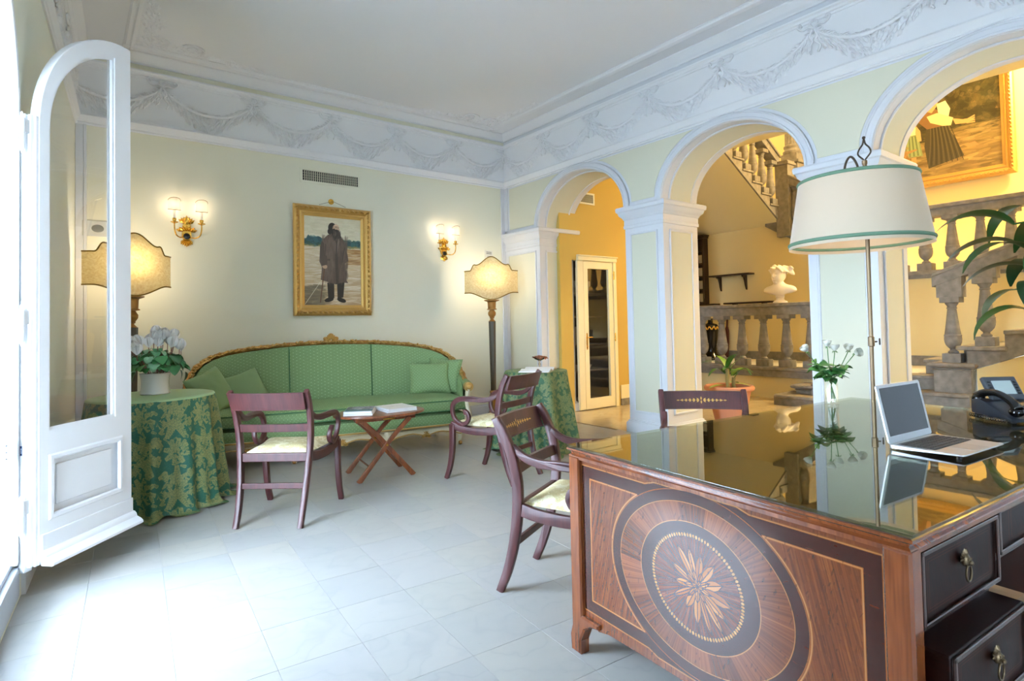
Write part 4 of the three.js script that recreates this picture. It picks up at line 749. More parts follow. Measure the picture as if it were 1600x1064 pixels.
// ---------------------------------------------------------------- the marquetry desk
const DESK = { p: [1.425, 0, -.477], turn: rad(-4.6) };
const deskAt = (x, y, z) => { const c = Math.cos(DESK.turn), s = Math.sin(DESK.turn); return [DESK.p[0] + c * x + s * z, y, DESK.p[2] - s * x + c * z]; };
const marquetry = canvasTex(1664, 832, (x, w, h) => {           // 1.19 m by 0.61 m, seen from outside: far corner on the left
  const r = RNG(77), sx = w / 1.19, sy = h / .61, X = (v) => (1.19 - v) * sx, Y = (q) => (.74 - q) * sy;
  const grain = (path, base, dir, tones, n, len, wd) => { x.save(); x.beginPath(); path(); x.clip('evenodd'); x.fillStyle = base; x.fillRect(0, 0, w, h); for (let i = 0; i < n; i++) { const px = r() * w, py = r() * h, a = typeof dir === 'function' ? dir(px, py) : dir, l = len * (.4 + r()); x.strokeStyle = tones[Math.floor(r() * tones.length)]; x.lineWidth = wd * (.3 + r()); x.beginPath(); x.moveTo(px, py); x.quadraticCurveTo(px + Math.cos(a) * l / 2 + (r() - .5) * 8, py + Math.sin(a) * l / 2 + (r() - .5) * 8, px + Math.cos(a) * l, py + Math.sin(a) * l); x.stroke(); } x.restore(); };
  const rect = (v0, v1, q0, q1) => x.rect(X(v1), Y(q1), (v1 - v0) * sx, (q1 - q0) * sy);
  const walT = ['rgba(84,42,20,.22)', 'rgba(184,108,56,.25)', 'rgba(128,68,32,.3)', 'rgba(205,132,70,.16)', 'rgba(62,28,14,.14)'], darkT = ['rgba(40,14,12,.4)', 'rgba(120,60,44,.35)', 'rgba(30,10,10,.35)', 'rgba(140,76,52,.25)'];
  const cx = X(.604), cy = Y(.45), E = (a, b) => { x.moveTo(cx + a * sx, cy); x.ellipse(cx, cy, a * sx, b * sy, 0, 0, 2 * PI); };
  grain(() => rect(0, 1.19, .13, .74), '#8a4a20', PI / 2 + .05, walT, 5200, 120, 5);
  x.strokeStyle = '#c8884a'; const line = (f, lw = 5, c = '#cf9150') => { x.strokeStyle = c; x.lineWidth = lw; x.beginPath(); f(); x.stroke(); };
  // banded frame: outline with canted middle, dark crossbanding
  const o0 = .07, o1 = 1.125, q0 = .175, q1 = .712, d = .046;
  const frameO = (k) => { const a = o0 + k, b = o1 - k, t = q1 - k * .95, u = q0 + k * .95; x.moveTo(X(b), Y(t)); x.lineTo(X(.80 - k * .0), Y(t)); x.lineTo(X(.76), Y(t + (k ? 0 : .012))); x.lineTo(X(.45), Y(t + (k ? 0 : .012))); x.lineTo(X(.41), Y(t)); x.lineTo(X(a), Y(t)); x.lineTo(X(a), Y(u)); x.lineTo(X(.41), Y(u)); x.lineTo(X(.45), Y(u - (k ? 0 : .012))); x.lineTo(X(.76), Y(u - (k ? 0 : .012))); x.lineTo(X(.80), Y(u)); x.lineTo(X(b), Y(u)); x.closePath(); };
  grain(() => frameO(0), '#4c2218', 0.02, darkT, 6000, 26, 5); line(() => frameO(0), 8, '#a8672f'); line(() => frameO(0), 3, '#d39a58');
  // two inner fields, hollowed round the oval
  const field = (side) => { const e0 = side > 0 ? .665 : o0 + d, e1 = side > 0 ? o1 - d : .545; rect(e0, e1, q0 + d, q1 - d); };
  for (const side of [1, -1]) {
    x.save(); x.beginPath(); rect(0, 1.19, .13, .74); E(.362, .283); x.clip('evenodd');
    grain(() => field(side), '#84461f', PI / 2 + side * .25, walT, 5200, 150, 6);
    line(() => field(side), 9, '#b87336'); line(() => field(side), 3, '#e0a763'); x.restore();
  }
  x.save(); x.beginPath(); rect(o0 + d, o1 - d, q0 + d, q1 - d); x.clip(); line(() => E(.362, .283), 9, '#b87336'); line(() => E(.362, .283), 3, '#e0a763'); x.restore();
  const radial = (px, py) => Math.atan2((py - cy), (px - cx));
  grain(() => { E(.355, .276); E(.318, .242); }, '#4c2218', radial, darkT, 5000, 30, 5);
  // wide radiating ring in fourteen cut pieces
  x.save(); x.beginPath(); E(.316, .24); E(.222, .186); x.clip('evenodd');
  for (let i = 0; i < 520; i++) { const a = i / 520 * 2 * PI, seg = Math.floor(i / 37), t = .5 + .5 * Math.sin(seg * 2.4) * .6 + (r() - .5) * .55; x.fillStyle = `rgb(${Math.round(lerp(104, 172, t))},${Math.round(lerp(52, 100, t))},${Math.round(lerp(22, 50, t))})`; x.beginPath(); x.moveTo(cx, cy); x.lineTo(cx + Math.cos(a) * w, cy + Math.sin(a) * w); x.lineTo(cx + Math.cos(a + .014) * w, cy + Math.sin(a + .014) * w); x.fill(); } x.restore();
  grain(() => { E(.22, .184); E(.172, .15); }, '#4a2118', radial, darkT, 3600, 24, 5);
  line(() => E(.318, .242), 4); line(() => E(.221, .185), 4); line(() => E(.357, .278), 3, '#b87336');
  x.save(); x.beginPath(); E(.17, .148); x.clip(); x.fillStyle = '#77391e'; x.fillRect(0, 0, w, h); for (let i = 0; i < 900; i++) { const a = r() * 2 * PI, l0 = r() * .1, l1 = l0 + .02 + r() * .09; x.strokeStyle = r() < .5 ? 'rgba(50,18,10,.35)' : 'rgba(170,100,52,.35)'; x.lineWidth = 1 + r() * 3; x.beginPath(); x.moveTo(cx + Math.cos(a) * l0 * sx, cy + Math.sin(a) * l0 * sy); x.lineTo(cx + Math.cos(a) * l1 * sx * 1.3, cy + Math.sin(a) * l1 * sy * 1.3); x.stroke(); } x.restore();
  for (let i = 0; i < 96; i++) { const a = i / 96 * 2 * PI; x.save(); x.translate(cx + Math.cos(a) * .166 * sx, cy + Math.sin(a) * .146 * sy); x.rotate(Math.atan2(Math.sin(a) * .146, Math.cos(a) * .166)); x.fillStyle = '#3a1a10'; x.fillRect(-9, -8, 18, 16); x.fillStyle = i % 2 ? '#d8a85e' : '#c79048'; x.beginPath(); x.ellipse(0, 0, 8, 5.6, 0, 0, 7); x.fill(); x.restore(); }
  // the flower: twenty-odd pale petals, split down the middle
  const petal = (a, l, wd, o = 0, t = 0) => { x.save(); x.translate(cx + .01 * sx, cy); x.rotate(a); x.translate(o * sx, 0); const L = l * sx, W = wd * sx; for (const s of [1, -1]) { x.fillStyle = s > 0 ? ['#d39048', '#c07d3c'][t] : ['#bf7a38', '#a9652f'][t]; x.strokeStyle = '#3a170c'; x.lineWidth = 3; x.beginPath(); x.moveTo(0, 0); x.quadraticCurveTo(L * .35, s * W, L * .75, s * W * .62); x.lineTo(L, 0); x.closePath(); x.fill(); x.stroke(); } x.restore(); };
  [[-2.2, .115, .016], [-1.85, .1, .014], [-1.42, .085, .018], [-.9, .09, .018], [-.35, .085, .02], [.15, .11, .022], [.55, .105, .017], [.85, .125, .014], [1.2, .12, .013], [1.6, .1, .018], [2.1, .075, .018], [2.6, .1, .012], [-2.75, .095, .012], [3.05, .075, .014]].forEach(([a, l, wd], i) => petal(a, l, wd, .012, i % 3 === 2 ? 1 : 0));
  for (let i = 0; i < 9; i++) petal(i * .7 + .2, .045, .009, .004, i % 2);
  for (let i = 0; i < 6; i++) petal(i * 1.05, .022, .007, 0, 0);
  // wear: small dark flecks of old veneer
  for (let i = 0; i < 500; i++) { x.fillStyle = 'rgba(30,12,8,.25)'; x.beginPath(); x.ellipse(r() * w, r() * h, 1 + r() * 3, 3 + r() * 12, r() * .6, 0, 7); x.fill(); }
});
const frontTex = canvasTex(512, 256, (x, w, h) => { const r = RNG(12); x.fillStyle = '#3a1a13'; x.fillRect(0, 0, w, h); for (let i = 0; i < 2200; i++) { x.strokeStyle = ['rgba(22,8,8,.4)', 'rgba(96,48,32,.28)', 'rgba(60,26,18,.4)'][i % 3]; x.lineWidth = 1 + r() * 4; const a = r() * w, b = r() * h, l = 30 + r() * 70; x.beginPath(); x.moveTo(a, b); x.lineTo(a + l * .15, b + l); x.stroke(); } x.strokeStyle = '#8a5a30'; x.lineWidth = 2.5; x.strokeRect(46, 40, w - 92, h - 80); x.strokeRect(56, 50, w - 112, h - 100); });
{
  const o = thing('desk', 'large antique kneehole desk with oval flower marquetry end and glass top', 'desk', DESK.p, DESK.turn);
  const polish = { roughness: .2, clearcoat: .9, clearcoatRoughness: .06 };
  const side = std({ map: marquetry, color: hex('#c8bcbc'), ...polish }), topWood = std({ map: darkWalnutTex, color: hex('#e8c890'), roughness: .35 }), frontM = std({ map: frontTex, color: hex('#8a6a60'), roughness: .42, clearcoat: .12, clearcoatRoughness: .15, specularIntensity: .35 });
  const W = 2.1, D = 1.19, edge = std({ map: walnutTex, ...polish });
  // end panels with a shaped lower edge and legs
  const out = [[.0, .13], [.09, .13], [.11, .118]]; for (let i = 0; i <= 20; i++) { const t = i / 20; out.push([.17 + t * .80, .13 + .008 * Math.sin(t * PI)]); } out.push([1.02, .118], [1.04, .13], [1.125, .13], [1.125, .74], [0, .74]);
  for (const [x, s] of [[.02, 1], [W - .05, -1]]) {
    const g = ext(shapeOf(out.map(([v, q]) => [v, q])), .03, .002), p = flat(g);      // drawn in (v, height)
    const uv = p.attributes.uv, ps = p.attributes.position; for (let i = 0; i < uv.count; i++) uv.setXY(i, 1 - (ps.getX(i) + .03) / 1.19, (ps.getY(i) - .13) / .61);
    const m = part('end_panel', p.rotateY(PI / 2).translate(x, 0, -.03), side, o, s > 0 ? 'veneered end with oval flower marquetry' : undefined);
  }
  for (const x of [.028, W - .028]) for (const z of [-.033, -D + .033]) {
    const sgn = z > -.5 ? 1 : -1, l = ext(shapeOf([[0, .74], [0, .1], [-.012, .06], [-.008, .0], [.045, 0], [.046, .05], [.07, .1], [.11, .125], [.15, .132], [.15, .15], [.06, .15], [.06, .74]]), .05, .006).translate(-.028, 0, -.025);
    part('leg', uvBox(l.rotateY(x < 1 ? (sgn > 0 ? PI / 2 : -PI / 2) : (sgn > 0 ? PI / 2 : -PI / 2)).translate(x, 0, z)), edge, o);
  }
  part('carcass', [box6(.05, .54, .14, .735, -D + .04, -.05), box6(1.56, W - .05, .14, .735, -D + .04, -.05), box6(.54, 1.56, .56, .735, -D + .04, -.06), box6(.54, 1.56, .14, .56, -D + .04, -D + .07)], M.darkWood, o);
  part('top_moulding', ringRect(.012, W - .012, -D + .012, -.012, [[-.004, .728], [.004, .73], [.006, .742], [-.002, .748], [.002, .756], [.012, .762], [.012, .768], [.004, .771]]), edge, o);
  part('top', box6(.004, W - .004, .764, .7712, -D + .004, -.004, .002), topWood, o);
  part('glass_top', bx(W, .0085, D, W / 2, .7762, -D / 2, .002), std({ color: hex('#dfe6d8'), roughness: 0, transmission: 1, thickness: 0, ior: 1.75 }), o, 'polished sheet of glass');
  // drawer fronts and their lion-mask rings
  const drawer = (x0, x1, y0, y1, out, ring = true) => {
    const d = part('drawer', box6(x0, x1, y0, y1, -.05, -.022 + out, .006), frontM, o), uv = d.geometry.attributes.uv, ps = d.geometry.attributes.position; for (let i = 0; i < uv.count; i++) uv.setXY(i, (ps.getX(i) - x0) / (x1 - x0), (ps.getY(i) - y0) / (y1 - y0));
    part('drawer_moulding', [box6(x0, x1, y1 - .012, y1, -.02 + out, -.013 + out, .003), box6(x0, x1, y0, y0 + .012, -.02 + out, -.013 + out, .003), box6(x0, x0 + .012, y0, y1, -.02 + out, -.013 + out, .003), box6(x1 - .012, x1, y0, y1, -.02 + out, -.013 + out, .003)], M.darkWood, d);
    if (out > .02) part('drawer_box', box6(x0 + .02, x1 - .02, y0 + .01, y1 - .02, -.07, -.03 + out), M.walnut, d);
    if (ring) { const cx = (x0 + x1) / 2, cy = (y0 + y1) / 2 + .02, z = -.014 + out, pl = []; for (let i = -4; i <= 4; i++) pl.push(put(reliefLeaf(.024, .009, .005), [cx, cy + .004, z], [0, 0, i * .42])); pl.push(put(new THREE.SphereGeometry(.013, 14, 10), [cx, cy, z + .002], [0, 0, 0], [1, 1.15, .8]), put(new THREE.SphereGeometry(.006, 10, 8), [cx, cy - .004, z + .013]), put(new THREE.SphereGeometry(.004, 8, 6), [cx - .005, cy + .004, z + .01]), put(new THREE.SphereGeometry(.004, 8, 6), [cx + .005, cy + .004, z + .01])); part('lion_mask', pl, M.bronze, d); part('ring_pull', new THREE.TorusGeometry(.017, .0026, 10, 30).scale(.85, 1.15, 1).translate(cx, cy - .03, z + .008), M.bronze, d); }
    return d;
  };
  for (const dx of [0, 1.5]) { drawer(dx + .075, dx + .515, .55, .722, 0); drawer(dx + .075, dx + .515, .345, .515, dx ? 0 : .055); drawer(dx + .075, dx + .515, .155, .33, 0); }
  drawer(.56, 1.54, .60, .722, -.012, false);
}
// ---------------------------------------------------------------- on the desk
{
  const o = thing('laptop', 'open silver laptop with a dark screen standing on the glass desk top', 'laptop', deskAt(.993, .7806, -.305), DESK.turn - rad(1));
  const sh = new THREE.Shape(); const rr = (s, w, h, r) => { s.moveTo(-w / 2 + r, -h / 2); s.lineTo(w / 2 - r, -h / 2); s.quadraticCurveTo(w / 2, -h / 2, w / 2, -h / 2 + r); s.lineTo(w / 2, h / 2 - r); s.quadraticCurveTo(w / 2, h / 2, w / 2 - r, h / 2); s.lineTo(-w / 2 + r, h / 2); s.quadraticCurveTo(-w / 2, h / 2, -w / 2, h / 2 - r); s.lineTo(-w / 2, -h / 2 + r); s.quadraticCurveTo(-w / 2, -h / 2, -w / 2 + r, -h / 2); return s; };
  const wedge = (g) => warp(g, (p) => { if (p.y < .008) p.y += .009 * smooth(p.z, -.11, .113); p.y += .003; }, .5);
  part('base', uvBox(wedge(ext(rr(sh, .322, .226, .014), .014, .0015, 6).rotateX(-PI / 2))), M.alu, o);
  for (const [x, z] of [[-.14, -.09], [.14, -.09], [-.14, .09], [.14, .09]]) part('foot', lathe([[.001, 0], [.008, 0], [.008, .008], [.001, .008]], 12).translate(x, 0, z), M.black, o);
  const keys = []; for (let j = 0; j < 6; j++) { const n = j === 5 ? 10 : 14; let x = -.138; for (let i = 0; i < n; i++) { const wd = j === 5 && i === 4 ? .0985 : .0172; keys.push(bx(wd, .0022, j ? .0155 : .009, x + wd / 2, .0185, -.083 + j * .0192 + (j ? 0 : .004), .0008)); x += wd + .0026; } }
  const kb = part('keyboard', box6(-.142, .142, .0165, .0174, -.094, .024), M.black, o); const kk = part('key', keys, M.keycap, kb); kk.userData.kind = 'stuff';
  part('trackpad', box6(-.052, .052, .0165, .0176, .034, .104, .0004), std({ color: hex('#c4c6c8'), metalness: .5, roughness: .3 }), o);
  const lid = part('lid', uvBox(ext(rr(new THREE.Shape(), .322, .206, .012), .006, .0012, 6).translate(0, .103, -.003).rotateX(-rad(11)).translate(0, .017, -.112)), M.alu, o);
  part('display', uvBox(ext(rr(new THREE.Shape(), .287, .17, .001), .0012).translate(0, .109, .0026).rotateX(-rad(11)).translate(0, .017, -.112)), std({ color: hex('#1b1a19'), roughness: .12 }), lid);
}
{
  const o = thing('desk_phone', 'black desk telephone with tilted grey display at the right end of the desk', 'telephone', [3.30, .7806, -.70], rad(-38));
  part('base', [uvBox(toCreasedNormals(ext(shapeOf([[-.105, .02], [.11, .008], [.112, .022], [.02, .06], [-.06, .088], [-.105, .08]]), .2, .005, 8, 2).rotateY(-PI / 2).translate(.1, 0, 0), .6))], M.plastic, o);
  for (const x of [-.08, .08]) for (const z of [-.085, .09]) part('foot', box6(x - .012, x + .012, 0, .022, z - .012, z + .012, .003), M.black, o);
  part('handset', [sweep([[-.072, .095, -.1], [-.075, .115, -.05], [-.075, .118, .02], [-.072, .09, .085], [-.072, .06, .115]], (u) => .021 - .006 * Math.sin(u * PI), { n: 30, k: 12 }), put(new THREE.SphereGeometry(.026, 14, 10), [-.072, .085, -.095], [0, 0, 0], [1, .8, 1.1]), put(new THREE.SphereGeometry(.026, 14, 10), [-.072, .05, .105], [0, 0, 0], [1, .8, 1.1])], M.blackGloss, o);
  const d = part('display_housing', uvBox(bx(.15, .115, .022, 0, .058, 0, .006, 2).rotateX(-rad(32)).translate(.022, .078, -.045)), M.plasticGrey, o);
  part('display', uvBox(bx(.088, .066, .003, 0, .06, .0115, .001).rotateX(-rad(32)).translate(.022, .078, -.045)), std({ color: hex('#a9b4b2'), roughness: .25 }), d);
  for (const s of [-1, 1]) for (let i = 0; i < 5; i++) part('button', bx(.014, .008, .004, s * .058, .03 + i * .014, .012, .0015).rotateX(-rad(32)).translate(.022, .078, -.045), M.black, d);
  for (let i = 0; i < 3; i++) for (let j = 0; j < 4; j++) part('button', bx(.017, .006, .012, 0, 0, 0, .002).rotateX(rad(22)).translate(.005 + i * .024, .062 - j * .0085, .02 + j * .02), M.plasticGrey, o);
  part('cord', sweep(Array.from({ length: 120 }, (_, i) => { const t = i / 119, a = i * .9; return [-.118 + Math.cos(a) * .007 - .01 * Math.sin(t * PI), .014 + .03 * (1 - t) * 0 + Math.sin(a) * .007, .11 - t * .2]; }), .0018, { n: 360, k: 5 }), M.blackGloss, o);
}
// roses in a glass
function leafGeo(l, w, bend, fold = .25, nx = 4, ny = 8, shape = (t) => Math.pow(Math.sin(Math.pow(t, .8) * PI), .9)) { return grid((u, v) => { const s = (u - .5) * 2, ww = w / 2 * Math.max(shape(v), .02), a = bend * v, r = bend ? l / bend : 0; const z = bend ? r * Math.sin(a) : l * v, y = bend ? -r * (1 - Math.cos(a)) : 0; return V(s * ww, y + Math.abs(s) * ww * fold, z); }, nx, ny, (u, v) => [u * w, v * l]); }
{
  const pos = [3.284, .7806, -1.456];
  const o = thing('vase', 'clear glass tumbler holding white roses on the far side of the desk', 'vase', pos);
  part('glass', lathe([[.001, 0], [.030, 0], [.034, .003], [.035, .009], [.0335, .014], [.032, .02], [.032, .135], [.0305, .137], [.0285, .135], [.0285, .022], [.001, .02]], 40), M.crystal, o);
  const r = RNG(42), petalG = grid((u, v) => { const a = (u - .5) * 2.3, q = .012 + .010 * Math.sin(v * 2.2), y = .034 * v; return V(Math.sin(a) * q * (1 + .25 * v), y, Math.cos(a) * q + .006 * v * v); }, 6, 5);
  const rosePetals = []; for (let i = 0; i < 13; i++) rosePetals.push(put(petalG, [0, i * .0006, 0], [0, i * 2.4, 0], [1 - .05 * (12 - i) * .9, 1.05 - .02 * i, 1 - .05 * (12 - i) * .9]));
  const rose = merge(rosePetals), sep = merge(Array.from({ length: 5 }, (_, i) => put(leafGeo(.022, .008, 1.2), [0, .002, 0], [0, i * 1.257, 0])));
  const stemM = leafMat('#4f7a3a'), leafM = [leafMat('#3f7a35'), leafMat('#5a8f45'), leafMat('#2f6630'), leafMat('#8fb862')], petalM = std({ color: hex('#f4f3e6'), roughness: .7, transmission: .25, thickness: 0, side: THREE.DoubleSide });
  const tips = [[-.10, .285, -.075, .6], [-.02, .31, -.005, .2], [.012, .285, .02, .15], [.085, .285, .06, .5], [.105, .27, .085, .9], [-.055, .22, -.05, .4]];
  const lg = leafGeo(.062, .04, .5);
  tips.forEach(([x, y, z, tilt], i) => {
    const f = thing('rose', ['white rose leaning furthest left out of the glass', 'tallest white rose in the glass', 'white rose just right of the tallest one', 'white rose leaning right, above its neighbour', 'white rose bud leaning furthest right out of the glass', 'pale green rose bud low on the left of the bunch'][i], 'rose', pos, 0, 'white roses in the glass');
    const ex = x * .16, ez = z * .16, pts = [[-ex, .024, -ez], [ex * .6, .13, ez * .6], [x * .55, .2, z * .55], [x, y, z]];
    part('stem', sweep(pts, .0022, { n: 16, k: 6 }), stemM, f);
    const b = part('flower', put(rose, [x, y, z], [tilt * Math.sign(z || 1) * .6, i, -tilt * Math.sign(x || 1)], i === 5 ? .6 : .95), i === 5 ? leafM[3] : petalM, f); part('sepal', put(sep, [x, y - .002, z], [0, i, 0], 1), stemM, b);
    for (let k = 0; k < 9; k++) { const t = .36 + r() * .36, q = new THREE.CatmullRomCurve3(pts.map((p) => V(...p))).getPoint(t), m = part('leaf', lg, leafM[Math.floor(r() * 3.4)], f); m.position.copy(q); m.rotation.set((r() - .35) * 1.2, r() * 6.28, (r() - .5) * .8); m.scale.setScalar(.85 + r() * .6); }
  });
}
// ---------------------------------------------------------------- lamps and wall pieces of the room
function shieldShade(R, half, hs) {         // curved parchment shield: hs(a) -> [bottom, top] over the half angle
  return sheet((u, v) => { const a = (u * 2 - 1) * half, [b, t] = hs(u * 2 - 1); return V(Math.sin(a) * R, lerp(b, t, v), Math.cos(a) * R - R * .82); }, 56, 14, .003, (u, v) => [u * 1.3, v * .9]);
}
function makeStandardLamp(label, p, turn) {
  const o = thing('floor_lamp', label, 'lamp', p, turn), K = (g) => g.scale(1, .945, 1);
  part('base', lathe([[.001, 0], [.15, 0], [.155, .012], [.14, .03], [.1, .04], [.085, .06], [.06, .075], [.001, .075]], 32), M.espresso, o);
  part('gilt_foot', lathe([[.05, .07], [.062, .09], [.06, .13], [.052, .22], [.046, .33], [.04, .36], [.05, .37], [.05, .385], [.036, .395], [.03, .41], [.001, .41]], 24).scale(1, .945, 1), M.giltWood, o);
  const oct = []; for (let i = 0; i < 8; i++) oct.push([Math.cos((i + .5) * PI / 4), Math.sin((i + .5) * PI / 4)]);
  part('shaft', uvBox(warp(ext(shapeOf(oct.map(([x, y]) => [x * .05, y * .05])), .96).rotateX(-PI / 2).translate(0, .4, 0), (q) => { const k = lerp(.74, 1, (q.y - .4) / .96); q.x *= k; q.z *= k; q.y *= .945; }, .3)), std({ color: hex('#4a4334'), roughness: .5 }), o);
  part('knop', lathe([[.046, 1.36], [.02, 1.39], [.022, 1.4], [.032, 1.405], [.028, 1.415], [.05, 1.45], [.052, 1.48], [.035, 1.51], [.03, 1.52]], 24).scale(1, .945, 1), M.giltWood, o);
  part('socket', lathe([[.03, 1.52], [.065, 1.525], [.065, 1.535], [.052, 1.54], [.055, 1.62], [.06, 1.635], [.1, 1.65], [.1, 1.66], [.02, 1.665]], 28).scale(1, .945, 1), M.giltWood, o);
  const hs = (s) => { const q = Math.abs(s); const top = q < .5 ? 2.03 + .105 * (.5 + .5 * Math.cos(q / .5 * PI)) : q < .585 ? 2.03 + .006 * (q - .5) / .085 : q < .75 ? lerp(2.036, 1.958, smooth(q, .585, .74)) : 1.958; const bot = 1.572 + .095 * smooth(q, .02, .8); return [bot, top]; };
  const R = .47, half = .86, sh = part('shade', shieldShade(R, half, hs), M.parchment, o);
  const line = (k, y) => Array.from({ length: 49 }, (_, i) => { const s = i / 24 - 1, a = s * half; return [Math.sin(a) * (R + .001), hs(s)[k] + y, Math.cos(a) * (R + .001) - R * .82]; });
  part('braid', sweep(line(1, 0), .0065, { n: 120, k: 6 }), M.trimGold, sh); part('braid', sweep(line(0, 0), .0065, { n: 120, k: 6 }), M.trimGold, sh);
  part('harp', [sweep([[0, 1.57, 0], [0, 1.7, 0], [0, 1.84, 0]], .008, { n: 6 }), sweep([[-.28, 1.86, -.03], [0, 1.86, 0], [.28, 1.86, -.03]], .004, { n: 16, k: 6 })], M.brass, o);
  bulb(o, [0, 1.87, -.0], .035, '#fff0dc', .75, 3);
  return o;
}
makeStandardLamp('lit parchment shield lamp on a dark octagonal post beside the smaller round table', [4.43, 0, -6.24], rad(-34));
makeStandardLamp('floor lamp with parchment shield shade half hidden behind the white door leaf', [.435, 0, -6.25], rad(14));
// wall sconces
function sconce(label, x) {
  const o = thing('wall_sconce', label, 'sconce', [x, 2.215, ZB]);
  const bits = [], L = reliefLeaf(.07, .035, .014), r = RNG(9);
  for (let i = -3; i <= 3; i++) { bits.push(put(L, [i * .004, .13, .012], [0, 0, -i * .32], 1.1)); bits.push(put(L, [i * .008, -.03, .01], [0, 0, PI + i * .17], 1.1 - .07 * Math.abs(i))); bits.push(put(L, [i * .012, .05, .012], [0, 0, -i * .42], .95)); }
  bits.push(put(new THREE.SphereGeometry(.03, 14, 10), [0, .16, .016], [0, 0, 0], [1, 1.25, .5]), put(new THREE.SphereGeometry(.014, 10, 8), [0, -.09, .02]));
  bits.push(uvBox(ext(shapeOf([[0, -.11], [.025, -.05], [.045, .0], [.04, .08], [.03, .16], [0, .22], [-.03, .16], [-.04, .08], [-.045, 0], [-.025, -.05]]), .012, .003)));
  part('backplate', bits, M.brass, o);
  part('medallion', put(new THREE.SphereGeometry(.034, 20, 12), [0, 0, .022], [0, 0, 0], [1, .95, .35]), M.blackGloss, o);
  part('medallion_rim', put(new THREE.TorusGeometry(.036, .005, 8, 28), [0, 0, .022], [0, 0, 0], [1, .95, 1]), M.brass, o);
  for (const s of [-1, 1]) {
    const A = .122, a = part('arm', sweep([[s * .03, -.01, .03], [s * .07, -.02, .07], [s * .105, .0, .1], [s * .12, .05, .11], [s * A, .115, .11]], .0065, { n: 24, k: 8 }), M.brass, o);
    part('drip_pan', lathe([[.001, .112], [.012, .112], [.034, .122], [.036, .128], [.012, .122], [.014, .135], [.018, .148], [.017, .165], [.001, .165]], 24).translate(s * A, 0, .11), M.brass, a);
    part('candle_tube', lathe([[.001, .165], [.011, .165], [.011, .26], [.001, .26]], 16).translate(s * A, 0, .11), M.candle, a);
    const hs = (q) => [.238 + .01 * q * q, .338 + .026 * (1 - q * q)], R = .056, half = 1.5;
    const sh = part('shade', sheet((u, v) => { const q = u * 2 - 1, [b, t] = hs(q), w = q * half; return V(Math.sin(w) * R, lerp(b, t, v), Math.cos(w) * R); }, 24, 6, .0015, (u, v) => [u, v]).translate(s * A, 0, .11), M.smallShade, o);
    for (const k of [0, 1]) part('shade_trim', sweep(Array.from({ length: 21 }, (_, i) => { const q = i / 10 - 1, w = q * half; return [s * A + Math.sin(w) * R, hs(q)[k], .11 + Math.cos(w) * R]; }), .0025, { n: 40, k: 5 }), M.trimGold, sh);
    bulb(o, [s * A, .295, .105], .014, '#ffe8cc', .05, 4);
  }
}
sconce('brass two-armed wall sconce with white half shades, left of the portrait', .945);
sconce('brass two-armed wall sconce with white half shades, right of the portrait', 4.005);
// reading lamp with a drum shade on a tall bronze pole
{
  const o = thing('floor_lamp', 'tall bronze floor lamp with large cream drum shade edged in green behind the desk', 'lamp', [3.955, 0, -1.505]);
  part('base', lathe([[.001, 0], [.16, 0], [.165, .01], [.15, .02], [.04, .035], [.02, .06], [.001, .06]], 36), M.bronze, o);
  part('pole', [lathe([[.012, .05], [.012, 1.06], [.018, 1.065], [.018, 1.12], [.012, 1.125], [.012, 2.2], [.015, 2.205], [.015, 2.225], [.006, 2.23]], 18)], M.bronze, o);
  part('ring_screw', [sweep([[.01, 1.09, 0], [.05, 1.09, .012]], .005, { n: 3, k: 8 }), new THREE.TorusGeometry(.018, .0045, 8, 22).rotateY(PI / 2 - 1.2).translate(.072, 1.09, .02)], M.iron, o);
  part('finial', [sweep([[0, 2.22, 0], [-.0, 2.235, -.008], [-.0, 2.27, -.036], [0, 2.3, -.03], [0, 2.33, -.008], [0, 2.36, 0], [0, 2.33, .008], [0, 2.3, .03], [0, 2.27, .036], [0, 2.235, .008], [0, 2.22, 0]], .005, { n: 60, k: 8 }), put(new THREE.SphereGeometry(.01, 12, 8), [0, 2.37, 0])], M.iron, o);
  part('hook', sweep([[0, 1.95, .0], [-.0, 2.06, -.02], [-.02, 2.2, -.035], [-.03, 2.262, -.07], [-.03, 2.2, -.105], [-.03, 2.05, -.11], [-.03, 1.95, -.1]], .007, { n: 40, k: 8 }), M.iron, o);
  const prof = (v) => lerp(.396, .33, v), y0 = 1.685, y1 = 2.105, off = V(-.03, 0, -.04);
  const sh = part('shade', [sheet((u, v) => { const a = -u * PI * 2; return V(Math.cos(a) * prof(v), lerp(y0, y1, v), Math.sin(a) * prof(v)); }, 72, 3, .002, (u, v) => [u * 2.4, v * .42]).translate(off.x, 0, off.z)], M.silkShade, o);
  for (const [v, dy, rr] of [[1, 0, .0085], [0, .03, .0085]]) part('green_trim', new THREE.TorusGeometry(prof(v) - (v ? 0 : .003), rr, 8, 90).rotateX(PI / 2).scale(1, 1.3, 1).translate(off.x, (lerp(y0, y1, v) + dy) - (lerp(y0, y1, v) + dy) * 0, off.z), M.trimGreen, sh);
  part('spider', [0, 1, 2].map((k) => sweep([[off.x, 2.03, off.z], [off.x + Math.cos(k * 2.094) * .335, 2.06, off.z + Math.sin(k * 2.094) * .335]], .003, { n: 2, k: 6, smoothPts: false })).concat([sweep([[off.x, 2.03, off.z], [-.03, 1.95, -.1]], .006, { n: 4 })]), M.iron, o);
  bulb(o, [off.x, 1.9, off.z], .035, '#ffdcb0', .5, 4);
}
